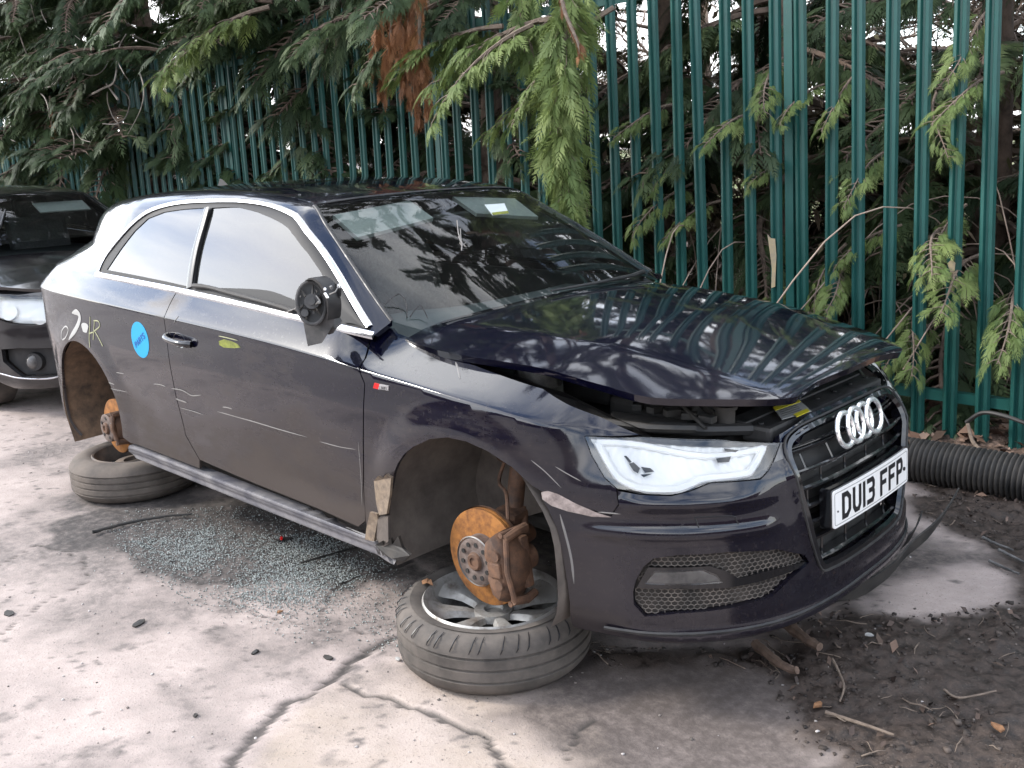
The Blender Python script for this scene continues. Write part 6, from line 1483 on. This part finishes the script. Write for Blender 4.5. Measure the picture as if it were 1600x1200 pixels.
# branches that reach out over the yard
random.seed(31)
for k in range(92):
    x = random.uniform(-11.5, -2.0); tr_ = min(TR[:9], key=lambda t: abs(t.location.x-x)); z = 2.5+2.2*random.random()**1.5; y = random.uniform(1.0, 2.2) if z > 2.9 else random.uniform(1.5, 2.2)
    put_branch(tr_, random.choice(BV), (x-tr_.location.x, y-tr_.location.y, z-.1), -pi/2+random.uniform(-1.1, 1.1), random.uniform(-.35, .1), random.uniform(.6, .95), random.uniform(-.4, .4))
for (px, py, y, az, pit, sc, k) in ((905, 30, 1.5, -2.7, -.05, .85, 0), (780, 40, 1.45, -2.9, -.1, .75, 1), (905, 120, 1.6, -2.8, -.25, .6, 2), (830, 40, 1.3, -2.2, -.5, .7, 0), (960, 10, 1.4, -2.4, -.6, .75, 1), (420, 10, 1.4, -2.3, -.3, .9, 2), (330, 60, 1.5, -1.2, -.4, .7, 0)):
    place_px(TR[8] if px > 600 else TR[4], BB[k], px, py, y, az, pit, sc)
# sprays pushed through the pales
random.seed(8)
for (px, py, sc) in ((1060, 300, .34), (1110, 330, .30), (1190, 110, .30), (1180, 190, .34), (1230, 265, .24), (1265, 150, .28), (1300, 400, .30), (1310, 440, .3), (1390, 370, .28), (1420, 500, .34), (1470, 370, .36), (1500, 340, .30), (1560, 130, .34), (1450, 160, .3), (1340, 120, .3), (1540, 30, .3), (960, 420, .26), (1250, 460, .26), (1520, 420, .36), (1040, 180, .3), (1080, 240, .3), (1440, 520, .3), (1590, 470, .4), (1380, 250, .3)):
    p = ony(px, py, 2.10); t = min(TR[8:12], key=lambda q: abs(q.location.x-p[0])); b = put_branch(t, random.choice(BB[:]), tuple(p-np.array(t.location)+np.array([0, .12, .05])), -pi/2+random.uniform(-1.0, .6), random.uniform(-.7, -.1), sc*1.35, random.uniform(-.5, .5))
# the long hanging branch
def hanging(tree, axis, mats, n, ls, rg, name='hanging_branch', wide=1., droop=.25, r=.012, side=.75, tones=(.2, .9)):
    A = catmull(np.array(axis), 8); k = len(A); mb = MB(); mb.tube(A, [r*(1-.85*i/k)+.0015 for i in range(k)], 6); sp = []
    T = np.gradient(A, axis=0); T /= np.linalg.norm(T, axis=1)[:, None]; view = CAM_LOC-A.mean(0); view /= np.linalg.norm(view)
    for i in range(n):
        q = (i+rg.random())/n; j = min(int((.08+.92*q)*k), k-1); a = rg.uniform(-1, 1); s = 1 if i % 2 else -1; az = rg.uniform(0, 2*pi)
        out = np.array([cos(az), sin(az), 0]); d = T[j]*.75+out*side*rg.uniform(.4, 1.1); d[2] -= .25; L_ = rg.uniform(*ls)*(1-.45*q)*wide
        tw = A[j]+d/np.linalg.norm(d)*L_*.6; mb.tube([A[j], tw], [.003, .0015], 4, False)
        tn = rg.uniform(*tones)
        for jj in range(3):
            o = A[j]+(tw-A[j])*(.3+.35*jj); d2 = d/np.linalg.norm(d)+rg.normal(0, .28, 3)+np.array([0, 0, -.35]); u = view+rg.normal(0, .7, 3); sp.append((o, d2, u, L_*rg.uniform(.55, .85), tn+rg.uniform(-.1, .1)))
    V, F, Tn = foliage(sp, rg, droop); nb = len(mb.V); off = np.array(tree.location); me = bpy.data.meshes.new(name)
    me.from_pydata([tuple(np.array(v)-off) for v in mb.V]+[tuple(v-off) for v in V], [], mb.F+[tuple(int(x)+nb for x in f) for f in F]); mi = np.zeros(len(me.polygons), np.int32); mi[len(mb.F):] = 1; me.polygons.foreach_set('material_index', mi)
    at = me.color_attributes.new('tone', 'FLOAT_COLOR', 'POINT'); tt = np.concatenate([np.zeros(nb), Tn]); at.data.foreach_set('color', np.stack([tt, tt, tt, tt*0+1], 1).astype(np.float32).ravel())
    return link(name, me, list(mats), tree)
rg = np.random.default_rng(77)
hb_ = hanging(TR[8], [ony(866, -150, 1.35), ony(884, 20, 1.2), ony(880, 120, 1.12), ony(876, 200, 1.1), ony(882, 260, 1.08), ony(890, 318, 1.05)], (twig_m, M['leafy_bright']), 190, (.17, .31), rg, side=.95)
tag(hb_, 'long yellow-green branch hanging before the windscreen')
hanging(TR[8], [ony(800, -90, 1.5), ony(815, 20, 1.4), ony(835, 90, 1.3), ony(850, 150, 1.25)], (twig_m, M['leafy_bright']), 60, (.16, .28), rg, side=.8, tones=(0, .5))
hanging(TR[8], [ony(868, -60, 1.15), ony(880, 10, 1.12), ony(900, 60, 1.1), ony(905, 78, 1.1)], (twig_m, M['leafy_dead']), 12, (.06, .12), rg, 'dead_spray', side=.3)
# brown dead foliage
for ax in ([(590, -60), (590, 40), (582, 80), (575, 110)], [(620, -60), (610, 60), (600, 110), (598, 140)], [(640, -60), (640, 60), (650, 120), (655, 180)], [(660, -60), (655, 60), (662, 110), (668, 165)], [(590, -40), (600, 0), (610, 30), (615, 60)], [(630, -60), (628, 50), (632, 110), (640, 150)]):
    hanging(TR[6], [ony(x, y, 1.2+.05*k) for k, (x, y) in enumerate(ax)], (twig_m, M['leafy_dead']), 44, (.11, .19), rg, 'dead_branch', side=.30, droop=.3)
hanging(TR[2], [ony(78, 150, 1.7), ony(80, 190, 1.7), ony(88, 225, 1.7), ony(108, 245, 1.7)], (twig_m, M['leafy_dead']), 14, (.12, .20), rg, 'dead_branch', side=.3)
# bare grey twigs at the left
TW = [([(0, 660), (45, 660), (120, 560), (210, 525), (300, 505), (340, 470), (400, 400), (440, 330), (520, 250), (560, 170)], 5), ([(45, 660), (38, 720), (45, 800), (90, 830)], 4), ([(210, 525), (260, 570), (285, 640), (290, 690)], 4), ([(440, 390), (405, 520), (385, 660), (410, 740), (432, 800), (430, 880), (400, 920)], 4), ([(690, 582), (622, 490)], 5), ([(505, 570), (600, 520), (660, 490), (680, 430), (685, 350), (700, 270), (740, 200)], 5),
      ([(660, 490), (740, 550), (760, 600), (740, 680), (690, 725), (600, 725)], 4), ([(630, 540), (632, 600), (660, 680), (690, 722)], 3), ([(820, 430), (842, 520), (825, 640), (750, 785)], 3), ([(75, 120), (75, 200), (80, 330), (65, 400), (112, 475)], 4), ([(0, 210), (45, 210), (100, 120), (170, 30), (195, -20)], 5), ([(105, 170), (150, 300), (205, 392)], 4), ([(778, 205), (850, 240), (950, 272)], 4), ([(180, 20), (190, 60), (215, 155)], 3), ([(235, 40), (250, 90), (272, 132)], 3), ([(330, 130), (400, 180), (470, 232)], 3),
      ([(300, 505), (360, 420), (400, 330), (480, 290), (540, 200)], 4), ([(430, 400), (480, 430), (560, 440), (620, 390), (650, 300)], 3), ([(560, 260), (610, 270), (660, 262), (700, 240)], 3), ([(140, 530), (170, 460), (190, 440)], 3), ([(340, 480), (380, 510), (375, 570)], 3), ([(700, 270), (690, 350), (720, 420), (760, 480)], 3), ([(400, 180), (380, 240), (300, 280)], 2), ([(430, 740), (470, 810), (530, 832)], 3), ([(200, 360), (300, 365), (380, 385), (440, 400)], 3)]
for pts, wd_ in TW:
    P = catmull([ony(x/3.75, y/3.75, 1.62+.25*sin(i+pts[0][0])) for i, (x, y) in enumerate(pts)], 5); off = np.array(TR[2].location); mb = MB(); mb.tube([p-off for p in P], [wd_*.0021*(1-.5*i/len(P)) for i in range(len(P))], 5); mb.build('bare_twig', mat('grey_twig', build=worn((.15, .13, .11), (.26, .23, .20), 30, (.8, .9), .3)) if 'gt' not in M else M['gt'], TR[2])
    M['gt'] = bpy.data.materials['grey_twig']
# olive and brown shrubs filling the understorey
M['leafy_olive'] = leafmat('shrub_olive', (.085, .072, .042), (.16, .13, .075), (.24, .21, .11), .45, .6)
BO = [branch_mesh('branch', _r, (M['bark'], M['leafy_olive']), 26, .35, .1) for _ in range(3)]
random.seed(17)
for k, (x, y, lab_) in enumerate(((-8.6, 4.6, 'olive shrub in the understorey at the far left'), (-6.6, 4.3, 'olive shrub behind the gap between the cars'), (-4.8, 4.5, 'olive shrub low behind the roof'), (-3.0, 4.4, 'olive shrub below the brown dead foliage'), (-1.6, 4.6, 'olive shrub behind the hanging green branch'), (-.5, 4.3, 'olive shrub left of the nearest fence post'), (.5, 4.7, 'olive shrub right of the nearest fence post'), (1.5, 4.4, 'olive shrub behind the right end of the fence'), (2.6, 5.0, 'olive shrub at the right edge'))):
    t = empty('shrub', (x, y, .15), 0, lab_, 'shrub', 'shrubs behind the fence')
    for i in range(34): put_branch(t, random.choice(BO), (random.uniform(-.5, .5), random.uniform(-.4, .4), random.uniform(.1, 2.1)), random.uniform(0, 2*pi), random.uniform(-.2, .6), random.uniform(.6, 1.2), random.uniform(-.6, .6))
# ------------------------------------------------------------ unseen brick walls, added to darken reflections in the car paint
def brick(nt, p):
    g = G(nt); b = g.n('ShaderNodeTexBrick'); b.inputs['Scale'].default_value = 4; b.inputs['Color1'].default_value = (.10, .045, .035, 1); b.inputs['Color2'].default_value = (.055, .03, .028, 1); b.inputs['Mortar'].default_value = (.09, .085, .08, 1)
    mp = g.n('ShaderNodeMapping'); mp.inputs['Rotation'].default_value = (radians(90), 0, 0); g.l(g.coord(), mp.inputs[0]); g.l(mp.outputs[0], b.inputs[0]); g.l(b.outputs[0], p.inputs['Base Color']); p.inputs['Roughness'].default_value = .9
BK = mat('dark_brick', build=brick)
def wall(a, b, h, label):
    a, b = Vector(a), Vector(b); l = (b-a).length; e = empty('added_reflection_wall', tuple((a+b)/2), math.atan2((b-a).y, (b-a).x), label, 'wall'); mb = MB(); mb.box((0, 0, h/2), (l, .24, h)); mb.build('wall_face', BK, e); mb = MB(); mb.box((0, 0, h+.04), (l, .32, .08), None, .01); mb.build('coping', yard_m if 0 else M['metal_grey'], e)
    for k in range(int(l//4)+1): mb = MB(); mb.box((-l/2+.3+k*4, 0, h/2-.02), (.4, .36, h-.04)); mb.build('pier', BK, e)
wall((-26, -11, 0), (12, -11, 0), 2.5, 'long dark brick wall added unseen behind the viewer to darken reflections in the car side'); wall((12, -10.7, 0), (12, 1.5, 0), 2.5, 'dark brick wall added unseen ahead of the car to darken reflections in its bumper')
# ------------------------------------------------------------ bare trees and scrub beyond
M['scrub'] = mat('scrub_bark', build=worn((.19, .14, .11), (.32, .25, .20), 6, (.85, .95), .3))
def bare_tree(x, y, H, label, seed, n0=5, depth=5):
    rr = random.Random(seed); t = empty('bare_tree', (x, y, .15), 0, label, 'tree', 'bare trees beyond the fence'); mb = MB(); tr_ = MB()
    tr_.tube([(0, 0, 0), (.05, .03, H*.3), (.02, -.04, H*.55)], [.09, .07, .045], 7)
    def grow(p, d, l, r, k):
        q = p+d*l; mid = (p+q)/2+Vector((rr.uniform(-.1, .1), rr.uniform(-.1, .1), rr.uniform(-.05, .1)))*l
        mb.tube([p, mid, q], [r, r*.8, r*.6], 4 if k > 1 else 3, False)
        if k == 0: return
        for _ in range(rr.choice((2, 3, 3))):
            nd = (d+Vector((rr.uniform(-.8, .8), rr.uniform(-.8, .8), rr.uniform(-.45, .6)))).normalized(); grow(p+d*l*rr.uniform(.5, 1), nd, l*rr.uniform(.6, .85), max(r*.62, .004), k-1)
    for i in range(n0+5):
        a = rr.uniform(0, 2*pi); z = H*rr.uniform(.06, .55); grow(Vector((0, 0, z)), Vector((cos(a), sin(a), rr.uniform(-.1, .8))).normalized(), H*.17, .026, depth)
    tr_.build('trunk', M['scrub'], t); mb.build('bare_crown', M['scrub'], t, auto=False); return t
random.seed(4)
for k, (x, y, H, lab_) in enumerate(((-8.5, 8.5, 6.5, 'bare tree beyond the conifers at the far left'), (-5.5, 9, 7, 'bare tree seen dimly behind the roof'), (-3.2, 7.2, 6, 'bare tree beyond the brown dead foliage'), (-1.3, 7.5, 6, 'bare tree beyond the windscreen'), (.3, 7.0, 6, 'bare tree beyond the nearest fence post'), (1.2, 8.5, 6.5, 'bare tree beyond the right end of the fence'), (-.4, 4.8, 4, 'low bare thicket tree left of the nearest fence post'), (1.0, 4.6, 4, 'low bare thicket tree behind the right end of the fence'), (-2.0, 5.0, 4, 'low bare thicket tree behind the hanging branch'), (2.2, 6.0, 6, 'bare tree at the right edge'), (-4.4, 6.8, 5, 'bare tree left of the brown dead foliage'))):
    bare_tree(x, y, H, lab_, 100+k, 5, 4)
# low brambles along the litter bank
sp = []; rg = np.random.default_rng(9)
mbt = MB()
for k in range(900):
    x = rg.uniform(-9, 3.2); y = rg.uniform(2.4, 6.5); z = float(bank_h(np.array([x]), np.array([y]))[0]); a = rg.random()*6.28; l = rg.uniform(.3, 1.7)
    P = catmull([np.array([x, y, z]), np.array([x+.2*l*cos(a), y+.2*l*sin(a), z+l*.6]), np.array([x+.6*l*cos(a), y+.6*l*sin(a), z+l*.7]), np.array([x+l*cos(a), y+l*sin(a), z+l*.3])], 4); mbt.tube(P, .004, 4, False)
tag(mbt.build('bramble_stems', M['scrub'], None, auto=False), 'tangle of thin brown bramble stems behind the fence', 'brambles', kind='stuff')

# dead leaves and brown sprays caught in the tangle
n = 17000; q = np.stack([rng.uniform(-9.5, 3.8, n), rng.uniform(2.7, 7.8, n)], 1); zz = bank_h(q[:, 0], np.minimum(q[:, 1], 8.9))+rng.gamma(1.6, .55, n)
scatter_quads('undergrowth_leaves', np.column_stack([q, zz]), rng.uniform(.012, .04, n), tone_mat('undergrowth', [(.10, .072, .045), (.26, .19, .13), (.15, .14, .065), (.34, .26, .18), (.12, .13, .055)]), 'brown and olive leaves caught in the tangle behind the fence', 'undergrowth', .9, .5)

# twig and bark litter over the mulch
Q = in_poly_samples(mud_poly[:], 420, (.3, .6)); Q = Q[(Q[:, 1] < 1.7) & (Q[:, 0] < 2.2) & (Q[:, 1] > -2.3)]; mb = MB()
for x, y in Q:
    z = float(ground_z(x, y)); a = rng.random()*6.28; l = rng.uniform(.015, .07); k = rng.normal(0, .3); r = rng.uniform(.0008, .0028)
    P = [np.array([x+l*t*cos(a+k*t), y+l*t*sin(a+k*t), z+r+.008*sin(3.14*max(t, 0))*rng.random()+.003]) for t in (-.5, 0, .5, 1)]; mb.tube(P, [r, r*1.1, r, r*.6], 4)
tag(mb.build('twig_litter', twig_m, None, auto=False), 'small broken twigs and bark strips over the dark mulch', 'twigs', kind='stuff')
